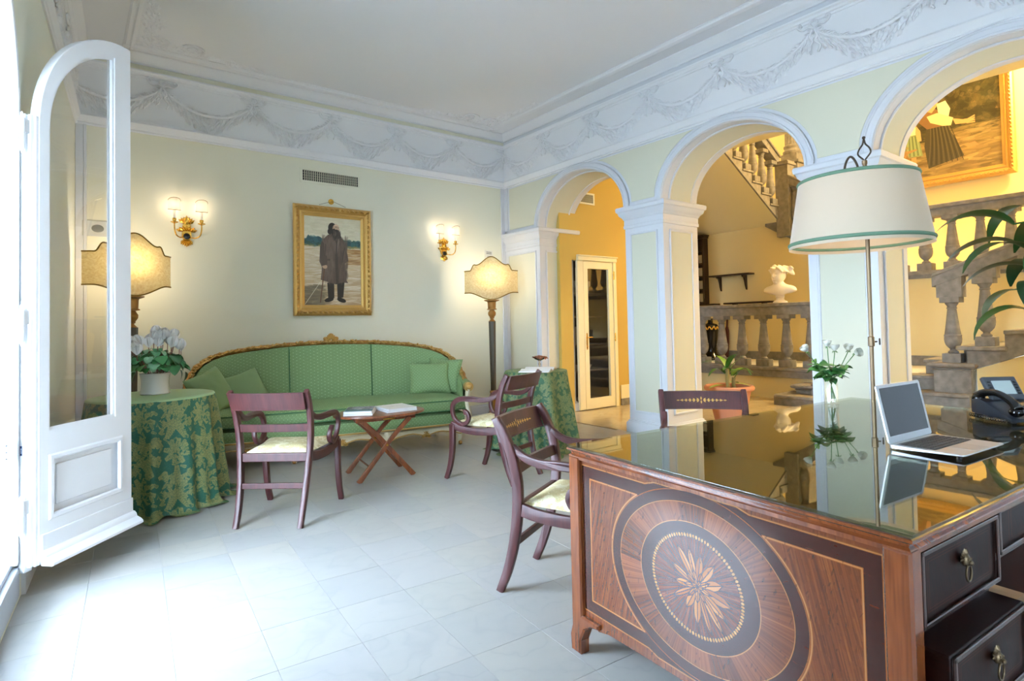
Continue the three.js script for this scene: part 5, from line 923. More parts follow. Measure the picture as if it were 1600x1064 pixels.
// portrait in a carved gilt frame
function giltFrame(o, w, h, bw, depth, seed) {       // centred on the origin, opening w by h, facing +z
  const r = RNG(seed), leaf = reliefLeaf(.042, .028, .02), prof = [[0, 0], [bw, 0], [bw, depth * .55], [bw * .94, depth * .8], [bw * .8, depth], [bw * .55, depth * .8], [bw * .42, depth * .55], [bw * .36, depth * .62], [bw * .26, depth * .62], [bw * .22, depth * .42], [0, depth * .25]];
  const W = w / 2, H2 = h / 2, sides = [];
  for (const [len, turn, tx, ty] of [[w, 0, 0, -H2], [h, PI / 2, W, 0], [w, PI, 0, H2], [h, -PI / 2, -W, 0]]) {
    const L = len / 2, pos = [], P = (s, [a, d]) => [s * (L + a), -a, d];
    for (let i = 0; i < prof.length; i++) { const A = prof[i], B = prof[(i + 1) % prof.length], a0 = P(-1, A), a1 = P(1, A), b0 = P(-1, B), b1 = P(1, B); pos.push(...a0, ...b1, ...a1, ...a0, ...b0, ...b1); }
    let g = new THREE.BufferGeometry(); g.setAttribute('position', new THREE.Float32BufferAttribute(pos, 3)); g.computeVertexNormals(); g = uvBox(g);
    const orn = []; const n = Math.round((len + bw * 1.6) / .03); for (let i = 0; i < n; i++) { const x = -L - bw * .8 + (i + .5) * (len + bw * 1.6) / n; orn.push(put(leaf, [x, -bw * .8, depth * .93], [-.15, 0, (i % 2 ? 1 : -1) * 1.0], 1.0 + r() * .3)); if (i % 2) orn.push(put(leaf, [x, -bw * .56, depth * .8], [.3, 0, PI + (r() - .5)], .9)); if (i % 3 === 0) orn.push(put(new THREE.SphereGeometry(.008, 6, 5), [x, -bw * .68, depth * 1.0])); }
    const rot = (q) => q.rotateZ(turn).translate(tx, ty, 0);
    const s = part('frame_side', rot(g), M.gilt, o); part('carving', rot(merge(orn)), M.gilt, s);
  }
}
const portraitTex = canvasTex(640, 984, (x, w, h) => {
  const r = RNG(3), g = (y0, y1, c0, c1) => { const q = x.createLinearGradient(0, y0, 0, y1); q.addColorStop(0, c0); q.addColorStop(1, c1); x.fillStyle = q; x.fillRect(0, y0, w, y1 - y0); };
  g(0, 330, '#cfc6a8', '#d9d2b8'); g(300, h, '#cdbfa2', '#a58a66');
  const dab = (n, x0, x1, y0, y1, cols, lw, lh, a) => { for (let i = 0; i < n; i++) { x.save(); x.globalAlpha = a * (.4 + .6 * r()); x.translate(x0 + r() * (x1 - x0), y0 + r() * (y1 - y0)); x.rotate((r() - .5) * .5); x.fillStyle = cols[Math.floor(r() * cols.length)]; x.beginPath(); x.ellipse(0, 0, lw * (.4 + r()), lh * (.4 + r()), 0, 0, 7); x.fill(); x.restore(); } };
  dab(240, 0, w, 0, 280, ['#d8d0b4', '#c6bd9e', '#e2dcc4'], 60, 14, .4);
  dab(300, 0, w, 262, 320, ['#23454c', '#1b3638', '#34605e', '#2c4a3a'], 24, 20, .85); dab(50, 40, 180, 236, 280, ['#23454c', '#2d5a60'], 20, 18, .8); dab(60, 0, w, 318, 334, ['#8a7a48', '#6a6a3c'], 34, 7, .6);
  dab(260, 440, w, 350, 520, ['#9a6f3c', '#b28a52', '#845c30'], 60, 9, .6); dab(420, 0, w, 340, h, ['#d8cdb8', '#b39a76', '#c4ae8c', '#a2855e', '#e0d8c8'], 90, 8, .4); dab(120, 0, 200, 760, h, ['#5e5340', '#73654a'], 80, 14, .5);
  x.strokeStyle = 'rgba(222,212,190,.8)'; x.lineWidth = 5; x.beginPath(); x.moveTo(10, 970); x.lineTo(180, 720); x.moveTo(180, 720); x.lineTo(240, 640); x.stroke();
  const poly = (c, p) => { x.fillStyle = c; x.beginPath(); p.forEach(([a, b], i) => i ? x.lineTo(a, b) : x.moveTo(a, b)); x.closePath(); x.fill(); };
  // trousers, shoes
  poly('#26201c', [[252, 730], [330, 720], [330, 900], [262, 915]]); poly('#221d1a', [[362, 730], [446, 720], [432, 890], [366, 905]]);
  x.fillStyle = '#1a1614'; for (const [a, b, s] of [[272, 918, -.25], [412, 922, .3]]) { x.save(); x.translate(a, b); x.rotate(s); x.beginPath(); x.ellipse(0, 0, 52, 24, 0, 0, 7); x.fill(); x.restore(); }
  // long coat
  poly('#54443a', [[262, 200], [330, 178], [404, 200], [452, 270], [486, 420], [492, 480], [450, 510], [470, 700], [490, 730], [420, 720], [350, 748], [182, 700], [196, 560], [168, 500], [176, 330], [214, 250]]);
  poly('#3e322b', [[340, 230], [350, 748], [380, 735], [372, 420], [390, 240]]); dab(260, 190, 330, 230, 700, ['#6b594b', '#5f4e42', '#7a6757'], 10, 50, .3); dab(200, 380, 480, 240, 700, ['#463931', '#5a4a3f', '#685648'], 12, 46, .35); poly('#4a3c33', [[196, 270], [222, 300], [232, 520], [186, 500], [176, 340]]); poly('#77655a', [[404, 200], [384, 300], [362, 420], [372, 250]]);
  poly('#66554a', [[300, 230], [346, 420], [356, 300], [330, 200]]); x.strokeStyle = '#332822'; x.lineWidth = 6; x.beginPath(); x.moveTo(236, 300); x.lineTo(230, 470); x.lineTo(252, 560); x.moveTo(452, 330); x.lineTo(430, 440); x.lineTo(420, 500); x.stroke(); x.strokeRect(246, 470, 34, 10);
  // head turned to the right: high forehead, swept-back hair, full beard
  x.fillStyle = '#241d1b'; x.beginPath(); x.ellipse(318, 128, 50, 66, -.25, 0, 7); x.fill(); x.beginPath(); x.ellipse(286, 158, 26, 36, .2, 0, 7); x.fill();
  x.fillStyle = '#b8977a'; x.beginPath(); x.ellipse(352, 124, 36, 50, .12, 0, 7); x.fill(); x.fillStyle = '#d3b798'; x.beginPath(); x.ellipse(360, 100, 26, 24, .3, 0, 7); x.fill(); dab(30, 340, 386, 100, 150, ['#c4a384', '#a78468', '#d8bfa2'], 7, 9, .5);
  poly('#c6a588', [[382, 112], [400, 142], [384, 146]]); x.fillStyle = '#3b2a22'; x.fillRect(346, 112, 15, 6); x.fillRect(372, 112, 12, 6); x.fillStyle = '#4a3428'; x.fillRect(342, 102, 22, 5);
  x.fillStyle = '#2b2320'; x.beginPath(); x.ellipse(356, 190, 50, 56, .1, 0, 7); x.fill(); x.beginPath(); x.ellipse(330, 160, 22, 34, .1, 0, 7); x.fill(); dab(110, 312, 410, 150, 250, ['#463a34', '#211b19', '#6e6056', '#57493f'], 4, 20, .6);
  // hand and walking stick
  x.strokeStyle = '#5b3a22'; x.lineWidth = 11; x.beginPath(); x.moveTo(226, 545); x.lineTo(176, 950); x.stroke(); x.fillStyle = '#b7957a'; x.beginPath(); x.ellipse(226, 552, 28, 24, .3, 0, 7); x.fill(); poly('#4c3d34', [[176, 440], [250, 430], [254, 530], [196, 548]]);
  for (let i = 0; i < 2600; i++) { x.fillStyle = r() < .5 ? 'rgba(255,240,210,.05)' : 'rgba(20,10,0,.06)'; x.fillRect(r() * w, r() * h, 3 + r() * 10, 1 + r() * 2); }
});
{
  const o = thing('painting', 'portrait of a bearded man in a long coat in a carved gilt frame', 'painting', [2.468, 2.03, ZB + .03]);
  o.rotation.x = .012;
  part('canvas', (() => { const g = new THREE.BoxGeometry(.69, 1.05, .012); return g; })(), std({ map: portraitTex, roughness: .45 }), o);
  giltFrame(o, .68, 1.035, .125, .055, 5);
  part('hanging_cord', [[-.32, .62], [.32, .62]].map((q) => sweep([[q[0] * .5, .66, .0], [0, .715, .0]], .0022, { n: 2, k: 5, smoothPts: false })), M.bronze, o);
  const b = thing('rosette_hook', 'small round brass rosette hook on the wall above the portrait', 'hook', [2.462, 2.745, ZB + .004]);
  part('rosette', [lathe([[.001, .018], [.012, .017], [.018, .01], [.03, .009], [.034, .002], [.001, 0]], 24).rotateX(PI / 2)], M.brass, b);
}
// wall grilles, switch plate, sensor
function grille(label, x0, x1, y0, y1, z) {
  const o = thing('air_vent', label, 'air vent', [0, 0, z]);
  part('frame', [box6(x0 - .03, x1 + .03, y0 - .025, y0, 0, .012, .003), box6(x0 - .03, x1 + .03, y1, y1 + .025, 0, .012, .003), box6(x0 - .03, x0, y0, y1, 0, .012, .003), box6(x1, x1 + .03, y0, y1, 0, .012, .003)], M.yellow, o);
  part('black_backing', box6(x0, x1, y0, y1, .0005, .002), M.black, o);  // flat black sheet behind the slats stands in for the shaded hollow
  const n = Math.round((x1 - x0) / .0245), s = []; for (let i = 1; i < n; i++) { const x = lerp(x0, x1, i / n); s.push(box6(x - .005, x + .005, y0, y1, .003, .011)); } for (let k = 1; k < 4; k++) s.push(box6(x0, x1, lerp(y0, y1, k / 4) - .0015, lerp(y0, y1, k / 4) + .0015, .002, .004)); part('slats', s, std({ color: hex('#b9b59c'), roughness: .6 }), o).userData.kind = 'stuff';
}
grille('long slatted air vent in the wall above the portrait', 2.13, 2.80, 2.965, 3.085, ZB);
grille('dark slatted air vent high on the ochre wall inside the left arch', 5.7, 6.02, 2.965, 3.085, CW);
{
  const o = thing('wall_sensor', 'small grey wall panel with a dark oval, seen through the door glass', 'panel', [.2, 2.235, ZB]);
  part('plate', box6(-.12, .12, -.075, .075, 0, .014, .004), std({ color: hex('#c4c8c8'), roughness: .5 }), o); part('eye', put(new THREE.SphereGeometry(.05, 20, 12), [0, 0, .012], [0, 0, 0], [1, .75, .2]), std({ color: hex('#6b7274'), roughness: .5 }), o);
}
{ const o = thing('switch_plate', 'pale wall plate with a small grille above the right parchment lamp', 'switch', [4.745, 2.235, ZB]); part('plate', box6(-.07, .07, -.065, .065, 0, .01, .003), std({ color: hex('#e2e1d6'), roughness: .5 }), o); part('slots', [0, 1, 2].map((k) => box6(-.045, .045, .012 + k * .014, .018 + k * .014, .009, .0115)), M.plasticGrey, o).userData.kind = 'stuff'; part('button', box6(-.03, .03, -.045, -.01, .009, .012, .002), std({ color: hex('#c2c2bc') }), o); }
{ const g = thing('wall_socket', 'small white socket plate low on the left window lining', 'socket', [-.235, .71, -3.516]); part('plate', box6(-.03, .03, -.055, .055, -.002, .006, .002), M.whiteWood, g); for (const y of [-.03, 0, .03]) part('pin_hole', put(new THREE.CylinderGeometry(.004, .004, .002, 10).rotateX(PI / 2), [0, y, .0065]), M.plasticGrey, g); }
{ const o = mesh('cable', sweep([[-.212, .98, -3.512], [-.235, .92, -3.512], [-.252, .88, -3.512], [-.245, .85, -3.512], [-.225, .835, -3.512], [-.205, .80, -3.5]], .003, { n: 30, k: 6 }), std({ color: hex('#b9bac4'), roughness: .5 })); tag(o, 'thin grey cable looped on the left window lining', 'cable'); }
// ---------------------------------------------------------------- white cyclamen on the skirted table
{
  const P = [.495, .785, -5.03], o = thing('potted_cyclamen', 'white cyclamen in a plain white pot on the pale green table top', 'potted plant', P);
  const PR = .097;
  part('pot', lathe([[.001, 0], [PR * .96, 0], [PR, .006], [PR * .93, .05], [PR * .92, .08], [PR * .97, .125], [PR * 1.03, .152], [PR, .155], [PR * .92, .135], [.001, .13]], 44), M.ceramic, o);
  part('soil', lathe([[.001, .133], [PR * .9, .133]], 24), M.soil, o);
  const r = RNG(14), mats = [leafMat('#2f6b37'), leafMat('#3f8248'), leafMat('#57996a'), leafMat('#86b793'), leafMat('#24592f')];
  const heart = leafGeo(.09, .086, .9, .16, 6, 8, (t) => Math.pow(Math.sin(Math.pow(t, .62) * PI), .72));
  for (let i = 0; i < 110; i++) {
    const a = r() * 6.28, q = Math.sqrt(r()) * .19, y = .19 + .13 * (1 - Math.pow(q / .2, 2)) + (r() - .5) * .05, m = part('leaf', heart, mats[Math.floor(r() * 5)], o);
    m.position.set(Math.cos(a) * q * .95, y, Math.sin(a) * q * .9); m.rotation.set(.1 + r() * .7 * (q / .19), PI / 2 - a + (r() - .5) * .9, (r() - .5) * .7, 'YXZ'); m.scale.setScalar(.62 + r() * .5);
  }
  for (const [a, q, y, rx] of [[.2, .16, .17, 1.1], [-.1, .20, .15, 1.3], [2.9, .13, .17, .9], [-1.2, .15, .18, .8]]) { const m = part('leaf', heart, mats[4], o); m.position.set(Math.cos(a) * q, y, Math.sin(a) * q); m.rotation.set(rx, PI / 2 - a, 0, 'YXZ'); m.scale.setScalar(.9); }
  const petal = leafGeo(.078, .062, -.75, -.12, 5, 7, (t) => Math.pow(Math.sin(Math.pow(t, 1.3) * PI * .93 + .08), .8)), fl = [];
  for (let i = 0; i < 5; i++) fl.push(put(petal, [0, 0, 0], [-1.05, 0, 0]).rotateY(i * 1.257)); const flower = merge(fl);
  const wm = std({ color: hex('#fdfdfd'), roughness: .6, transmission: .12, thickness: 0, side: THREE.DoubleSide }), st = leafMat('#8a5a52');
  const heads = [[-.13, .36, .05], [-.115, .40, .0], [-.15, .395, .03], [-.09, .385, .06], [-.12, .33, .09], [-.04, .41, .0], [-.01, .43, .02], [-.045, .38, .06], [.02, .45, -.02], [.035, .41, .03], [.05, .44, .01], [.01, .385, .07], [.11, .41, .03], [.125, .43, .0], [.15, .36, .06], [.095, .375, .07], [.165, .345, .03], [.085, .40, -.04]];
  heads.forEach(([x, y, z], i) => { const m = part('flower', flower, wm, o); m.position.set(x, y - .035, z); m.rotation.set((r() - .5) * .9, r() * 6, (r() - .5) * .9); m.scale.setScalar(.95 + r() * .35); part('stem', sweep([[x * .3, .15, z * .3], [x * .8, .27, z * .8], [x * .98, y - .08, z], [x, y - .035, z]], .0028, { n: 10, k: 5 }), st, o); });
}
// ---------------------------------------------------------------- books
function book(label, p, turn, [w, t, d], cover, opt = {}) {
  const o = thing('book', label, 'book', p, turn, opt.group);
  part('pages', box6(-w / 2 + .003, w / 2 - .004, .002, t - .002, -d / 2 + .004, d / 2 - .004, .001), M.paper, o);
  const c = part('cover', [box6(-w / 2, w / 2, 0, .0025, -d / 2, d / 2, .001), box6(-w / 2, w / 2, t - .0025, t, -d / 2, d / 2, .001), box6(-w / 2 - .001, -w / 2 + .003, 0, t, -d / 2, d / 2, .001)], opt.back ?? cover, o);
  if (opt.print) part('cover_print', new THREE.PlaneGeometry(w - .004, d - .004).rotateX(-PI / 2).translate(0, t + .0006, 0), cover, o);
  return o;
}
{
  const tx = canvasTex(300, 380, (x, w, h) => { const r = RNG(8); x.fillStyle = '#6a6264'; x.fillRect(0, 0, w, h); x.fillStyle = '#4a3b34'; x.fillRect(0, 0, 90, 230); x.fillStyle = '#b7b2b6'; x.fillRect(90, 90, 210, 150); for (let i = 0; i < 160; i++) { x.fillStyle = ['#8f8890', '#5d565c', '#c8c2c6', '#77696a'][i % 4]; x.beginPath(); x.ellipse(60 + r() * 240, r() * 230, 8 + r() * 24, 5 + r() * 12, 0, 0, 7); x.fill(); } x.fillStyle = '#2f6f7c'; x.fillRect(0, 240, w, 118); x.fillStyle = '#e8ebec'; x.fillRect(0, 358, w, 22); });
  const tx2 = canvasTex(300, 380, (x, w, h) => { x.fillStyle = '#e9e7df'; x.fillRect(0, 0, w, h); x.fillStyle = '#8d7f78'; x.fillRect(110, 150, 150, 8); x.fillStyle = '#b98a6a'; x.fillRect(60, 160, 90, 8); x.fillStyle = '#c9c7c0'; x.fillRect(30, 250, 240, 5); x.fillRect(30, 268, 240, 5); x.fillRect(30, 300, 200, 5); });
  const W = std({ color: hex('#e4e6e8'), roughness: .5 }), at = (x, z) => { const a = rad(-8); return [2.08 + Math.cos(a) * x + Math.sin(a) * z, z * Math.cos(a) - x * Math.sin(a) - 4.6]; };
  const put2 = (x, y, z) => { const [a, b] = at(x, z); return [a, y, b]; };
  book('white-edged magazine under the teal-covered book on the coffee table', put2(-.165, .5305, .005), rad(-30), [.23, .014, .3], W);
  book('large book with grey photograph and teal band on its cover, on the coffee table', put2(-.168, .545, .0), rad(-29), [.225, .02, .295], std({ map: tx, roughness: .35 }), { print: true, back: W });
  book('thick cream-white magazine lying below its twin on the right of the coffee table', put2(.14, .5305, -.01), rad(-2), [.27, .014, .30], W);
  book('cream-white magazine with a thin brown line, uppermost on the right of the coffee table', put2(.143, .545, -.013), rad(0), [.26, .014, .29], std({ map: tx2, roughness: .45 }), { print: true, back: W });
}
{
  const o = thing('open_book', 'open book with white pages on the smaller green-clothed table', 'book', [3.64, .7825, -4.36], rad(38));
  const pg = (s) => sheet((u, v) => V(s * u * .22, .004 + .03 * Math.sin(Math.min(1, u * 1.25) * PI) * .6 + .012 * u * (s > 0 ? 1 : .4), (v - .5) * (s > 0 ? -.29 : .29) * -1), 14, 3, .004, (u, v) => [u, v]);
  part('page_block', [0, 1, 2].map((k) => warp(pg(-1), (p) => { p.y *= 1 - k * .22; p.x *= 1 + k * .01; })), M.paper, o); part('page_block', [0, 1, 2].map((k) => warp(pg(1), (p) => { p.y *= 1 - k * .22; p.x *= 1 + k * .01; })), M.paper, o);
  part('cover', box6(-.228, .228, .0, .003, -.15, .15, .001), std({ color: hex('#c9bc98'), roughness: .6 }), o);
  const d = thing('footed_dish', 'glass footed dish heaped with reddish petals behind the open book', 'dish', [3.80, .7825, -4.53]);
  part('glass', lathe([[.001, 0], [.05, 0], [.05, .004], [.01, .012], [.008, .03], [.012, .05], [.008, .07], [.012, .085], [.05, .1], [.078, .125], [.076, .127], [.048, .105], [.001, .095]], 36), std({ color: hex('#ffffff'), roughness: 0, transmission: 1, thickness: .003, ior: 1.45 }), d);
  const r = RNG(2), b = []; for (let i = 0; i < 120; i++) { const a = r() * 6.28, q = Math.sqrt(r()) * .068; b.push(put(leafGeo(.03, .02, .8, .2, 2, 3), [Math.cos(a) * q, .112 + .018 * (1 - q / .07) + r() * .008, Math.sin(a) * q], [r() * .6, r() * 6, r() * .5])); }
  part('petals', b, std({ color: hex('#a8623f'), roughness: .8, side: THREE.DoubleSide }), d).userData.kind = 'stuff';
}
// ---------------------------------------------------------------- terracotta pot beyond the middle arch
function strap(l, w, bend, droop = 0) { return leafGeo(l, w, bend, .18, 4, 12, (t) => Math.pow(Math.sin(Math.pow(t * .94 + .04, .7) * PI), .8)); }
{
  const o = thing('potted_plant', 'young palm-leaved plant in a wide terracotta pot beyond the middle arch', 'potted plant', [6.34, 0, -4.0]);
  part('pot', lathe([[.001, 0], [.165, 0], [.17, .01], [.245, .37], [.25, .385], [.27, .39], [.285, .40], [.292, .42], [.285, .44], [.268, .45], [.25, .44], [.24, .4], [.001, .4]], 48), M.terracotta, o);
  part('soil', lathe([[.001, .405], [.242, .402]], 28), M.soil, o);
  const r = RNG(6), g = [leafMat('#3f7a2c'), leafMat('#2c5f22'), leafMat('#6a9a35'), leafMat('#a9b94a')], cane = std({ color: hex('#8a7b45'), roughness: .8 });
  for (const [x, z, h] of [[-.06, .03, .26], [.02, -.02, .2], [.07, .03, .14]]) part('cane', sweep([[x, .4, z], [x - .02, .4 + h * .5, z], [x - .01, .4 + h, z]], .022, { n: 8, k: 8 }), cane, o);
  [[-.08, .66, .9, -2.2, .34, 1.4], [-.05, .66, 1.0, -.6, .4, 1.0], [-.02, .60, 1.2, .4, .36, .9], [0, .62, .5, -1.2, .36, .8], [.02, .6, .4, .9, .34, .9], [.05, .56, .9, 1.3, .38, 1.7], [.08, .56, .9, 2.0, .34, 1.9], [-.1, .6, .8, -1.6, .36, 1.7], [-.03, .64, 1.2, 2.8, .3, 1.2], [.03, .48, .1, 1.7, .22, .5], [-.12, .46, .1, -1.8, .24, .4], [.1, .46, .1, .4, .2, .5]].forEach(([x, y, up, turn, l, bend], i) => { const m = part('leaf', strap(l, .075, bend), g[i > 8 ? 3 : i % 3], o); m.position.set(x, y, .01); m.rotation.set(-up, turn, 0, 'YXZ'); });
  part('stem', sweep([[.08, .5, 0], [.16, .62, .05], [.24, .64, .09], [.3, .56, .12]], .005, { n: 14, k: 6 }), g[0], o);
}
// big-leaved plant at the right edge
{
  const o = thing('potted_plant', 'dark-leaved plant whose drooping leaves enter at the right edge of the picture', 'potted plant', [4.49, 0, -.63]);
  part('pot', lathe([[.001, 0], [.16, 0], [.21, .36], [.225, .37], [.225, .4], [.2, .4], [.19, .37], [.001, .36]], 36), M.terracotta, o); part('soil', lathe([[.001, .365], [.19, .362]], 24), M.soil, o);
  const cane = std({ color: hex('#6d6140'), roughness: .85 });
  part('cane', sweep([[0, .36, 0], [.03, .9, -.02], [-.02, 1.5, -.06], [0, 1.85, -.05]], .028, { n: 20, k: 9 }), cane, o); part('cane', sweep([[.05, .36, .04], [.12, .8, .08], [.1, 1.3, .1]], .022, { n: 14, k: 9 }), cane, o);
  const mats = [leafMat('#1c431b', { roughness: .5, specularIntensity: .4 }), leafMat('#25521f', { roughness: .5, specularIntensity: .4 }), leafMat('#143417', { roughness: .5, specularIntensity: .4 })], r = RNG(19);
  for (let i = 0; i < 26; i++) {
    const a = i * 2.4 + r() * .5, y = lerp(1.86, 1.2, i / 26), l = .38 + r() * .14, out = .1 + .14 * r(), m = part('leaf', strap(l, .12 + .04 * r(), 1.7 + r() * .6), mats[i % 3], o);
    const c = V(Math.sin(a) * out, y + .06 * r(), Math.cos(a) * out - .05); m.position.copy(c); m.rotation.set(-(.35 + .5 * r()) * (i < 30 ? 1 : .2), a, (r() - .5) * .4, 'YXZ');
    part('leaf_stalk', sweep([[0, y - .05, -.04], [c.x * .6, c.y - .0, c.z * .7], c], .006, { n: 6, k: 5 }), mats[1], o);
  }
}
// ---------------------------------------------------------------- hall: bust, shelves, vase, cabinet doors, large painting
function sdfMesh(sdf, half, res, centre) {
  const mc = new MarchingCubes(res, new THREE.MeshStandardMaterial(), false, false, 200000); mc.isolation = 0;
  for (let z = 0; z < res; z++) for (let y = 0; y < res; y++) for (let x = 0; x < res; x++) mc.field[x + y * res + z * res * res] = -sdf((x - res / 2) / (res / 2) * half + centre[0], (y - res / 2) / (res / 2) * half + centre[1], (z - res / 2) / (res / 2) * half + centre[2]);
  mc.update();
  const n = mc.count, pos = new Float32Array(n * 3); for (let i = 0; i < n; i++) for (let c = 0; c < 3; c++) pos[i * 3 + c] = mc.positionArray[i * 3 + c] * half + centre[c];
  let g = new THREE.BufferGeometry(); g.setAttribute('position', new THREE.BufferAttribute(pos, 3)); g = mergeVertices(g, 1e-5); g.computeVertexNormals(); return flat(g);
}
const smin = (a, b, k) => { const h = clamp(.5 + .5 * (b - a) / k, 0, 1); return lerp(b, a, h) - k * h * (1 - h); };
const ell = (x, y, z, cx, cy, cz, a, b, c) => { const q = Math.hypot((x - cx) / a, (y - cy) / b, (z - cz) / c); return (q - 1) * Math.min(a, b, c); };
{
  const o = thing('bust', 'white marble bust of a woman standing on the stone balustrade', 'bust', [8.8, 1.4855, -4.62], rad(-82));
  part('socle', lathe([[.001, 0], [.105, 0], [.105, .02], [.09, .03], [.062, .045], [.056, .07], [.062, .09], [.068, .095], [.062, .1], [.07, .13], [.001, .14]], 40), M.marbleBust, o);
  const bust = (x, y, z) => {
    const ax = Math.abs(x), q = x / .24, slope = .05 * q * q;                                     // rounded chest under sloping shoulders
    let d = ell(x, y + slope, z, 0, .235, -.005, .20, .07, .095); d = smin(d, ell(ax, y, z, .165, .20, -.005, .07, .055, .065), .05); d = smin(d, ell(x, y, z, 0, .18, .03, .12, .07, .08), .04);
    d = Math.max(d, -(y - .125 - .35 * Math.max(0, ax - .09)));
    const t = clamp((y - .24) / .1, 0, 1); d = smin(d, Math.max(Math.hypot(x + .01 * t, z + .012 - .02 * t) - lerp(.085, .06, t), Math.abs(y - .3) - .07), .05);
    // head, turned to her right
    const k = 1.3, X = (x + .01) / k, Z = (z - .005) / k, Y = (y - .435) / k + .45, c = .94, s = .34, hx = X * c + Z * s, hz = -X * s + Z * c;
    let hd = ell(hx, Y, hz, 0, .45, -.005, .075, .084, .088); hd = smin(hd, ell(hx, Y, hz, 0, .405, .028, .056, .056, .056), .03);
    hd = smin(hd, ell(hx, Y, hz, 0, .437, .09, .012, .028, .018), .014); hd = smin(hd, ell(hx, Y, hz, 0, .388, .08, .022, .008, .012), .01); hd = smin(hd, ell(hx, Y, hz, 0, .365, .068, .022, .018, .016), .012);
    for (const e of [-.03, .03]) hd = -smin(-hd, ell(hx, Y, hz, e, .455, .088, .016, .010, .016), .008);
    const wave = .008 * Math.sin(hx * 75 + Y * 60) + .007 * Math.sin(hz * 85 - Y * 50);
    let hair = ell(hx, Y, hz, 0, .478, -.02, .09, .08, .088) + wave; hair = Math.max(hair, -(Y - .47 + hz * .55));
    hair = smin(hair, ell(hx, Y, hz, .06, .515, -.085, .062, .045, .05) + wave, .02); hair = smin(hair, ell(hx, Y, hz, .095, .49, -.10, .03, .045, .035) + wave, .02);
    hair = smin(hair, ell(hx, Y, hz, -.05, .525, .035, .034, .028, .036) + wave, .02); hair = smin(hair, ell(hx, Y, hz, .03, .53, .035, .034, .028, .036) + wave, .02); hair = smin(hair, ell(hx, Y, hz, -.045, .56, .01, .026, .022, .024), .015);
    return smin(d, smin(hd, hair, .006) * k, .025);
  };
  part('figure', sdfMesh(bust, .31, 88, [0, .36, 0]), M.marbleBust, o);
}
function wallShelf(label, z0, z1, y, depth) {
  const o = thing('wall_shelf', label, 'shelf', [XF, y, (z0 + z1) / 2]), L = (z1 - z0) / 2;
  part('board', box6(-depth, 0, 0, .03, -L, L, .006), M.espresso, o);
  for (const z of [-L * .62, L * .62]) part('bracket', uvBox(ext(shapeOf([[0, 0], [-depth * .8, 0], [-depth * .78, -.03], [-depth * .5, -.05], [-.07, -.12], [-.05, -.2], [-.02, -.27], [0, -.28]]), .03, .004)).translate(0, 0, z - .015), M.espresso, o);
}
wallShelf('empty dark wooden wall shelf on two brackets beside the marble bust', -6.70, -5.83, 2.08, .2);
wallShelf('lower dark wooden wall shelf showing just above the stone rail', -6.38, -5.43, 1.535, .2);
{
  const o = thing('wall_rack', 'tall dark wooden letter rack with white papers at the left edge of the middle arch', 'rack', [XF, 1.56, -6.87]);
  part('frame', [box6(-.16, 0, 0, 1.32, -.24, -.2, .004), box6(-.16, 0, 0, 1.32, .02, .06, .004), box6(-.015, 0, 0, 1.32, -.2, .02)], M.espresso, o); part('cornice', [box6(-.18, 0, 1.32, 1.36, -.26, .08, .008), box6(-.2, 0, 1.36, 1.385, -.28, .1, .008)], M.espresso, o);
  part('foot', box6(-.22, 0, -.03, 0, -.3, .3, .006), M.espresso, o);
  for (let k = 0; k < 5; k++) { part('shelf', box6(-.15, -.01, .02 + k * .26, .045 + k * .26, -.2, .02), M.espresso, o); }
  for (let k = 0; k < 4; k++) { const p = mesh('letter', uvBox(bx(.004, .17, .13, 0, 0, 0, .001)), M.paper); tag(p, ['lowest', 'second lowest', 'second highest', 'highest'][k] + ' white paper standing in the tall dark letter rack', 'paper', 'white papers in the dark letter rack'); p.position.set(XF - .06, 1.56 + .131 + k * .26, -6.93); p.rotation.z = .1; }
}
{
  const o = thing('floor_vase', 'tall black vase with yellow zigzag collar standing behind the balustrade', 'vase', [9.62, .488, -6.42]);
  part('body', lathe([[.001, 0], [.15, 0], [.16, .03], [.15, .07], [.11, .12], [.1, .16], [.115, .3], [.135, .48], [.15, .6], [.148, .63], [.12, .67], [.06, .69], [.045, .7], [.045, .76], [.06, .78], [.04, .78], [.001, .74]], 40), M.blackGloss, o);
  part('zigzag_band', sweep(Array.from({ length: 49 }, (_, i) => { const a = i / 48 * 2 * PI; return [Math.cos(a) * .152, .6 + (i % 4 < 2 ? .018 : -.018), Math.sin(a) * .152]; }), .011, { n: 200, k: 6 }), std({ color: hex('#d9a835'), roughness: .4 }), o);
  const p = thing('wooden_paddle', 'narrow reddish wooden paddle leaning on the wall behind the balustrade', 'paddle', [10.08, .488, -6.42], 0); p.rotation.z = -.12;
  part('blade', uvBox(ext(shapeOf([[-.05, 0], [.05, 0], [.062, .3], [.045, .55], [.02, .62], [-.02, .62], [-.045, .55], [-.062, .3]]), .03, .008).rotateY(PI / 2)), std({ color: hex('#4a1d14'), roughness: .5 }), p); part('shaft', sweep([[.015, .55, 0], [.015, .8, 0], [.015, .98, 0]], .018, { n: 6, k: 10 }), std({ color: hex('#4a1d14'), roughness: .5 }), p);
}
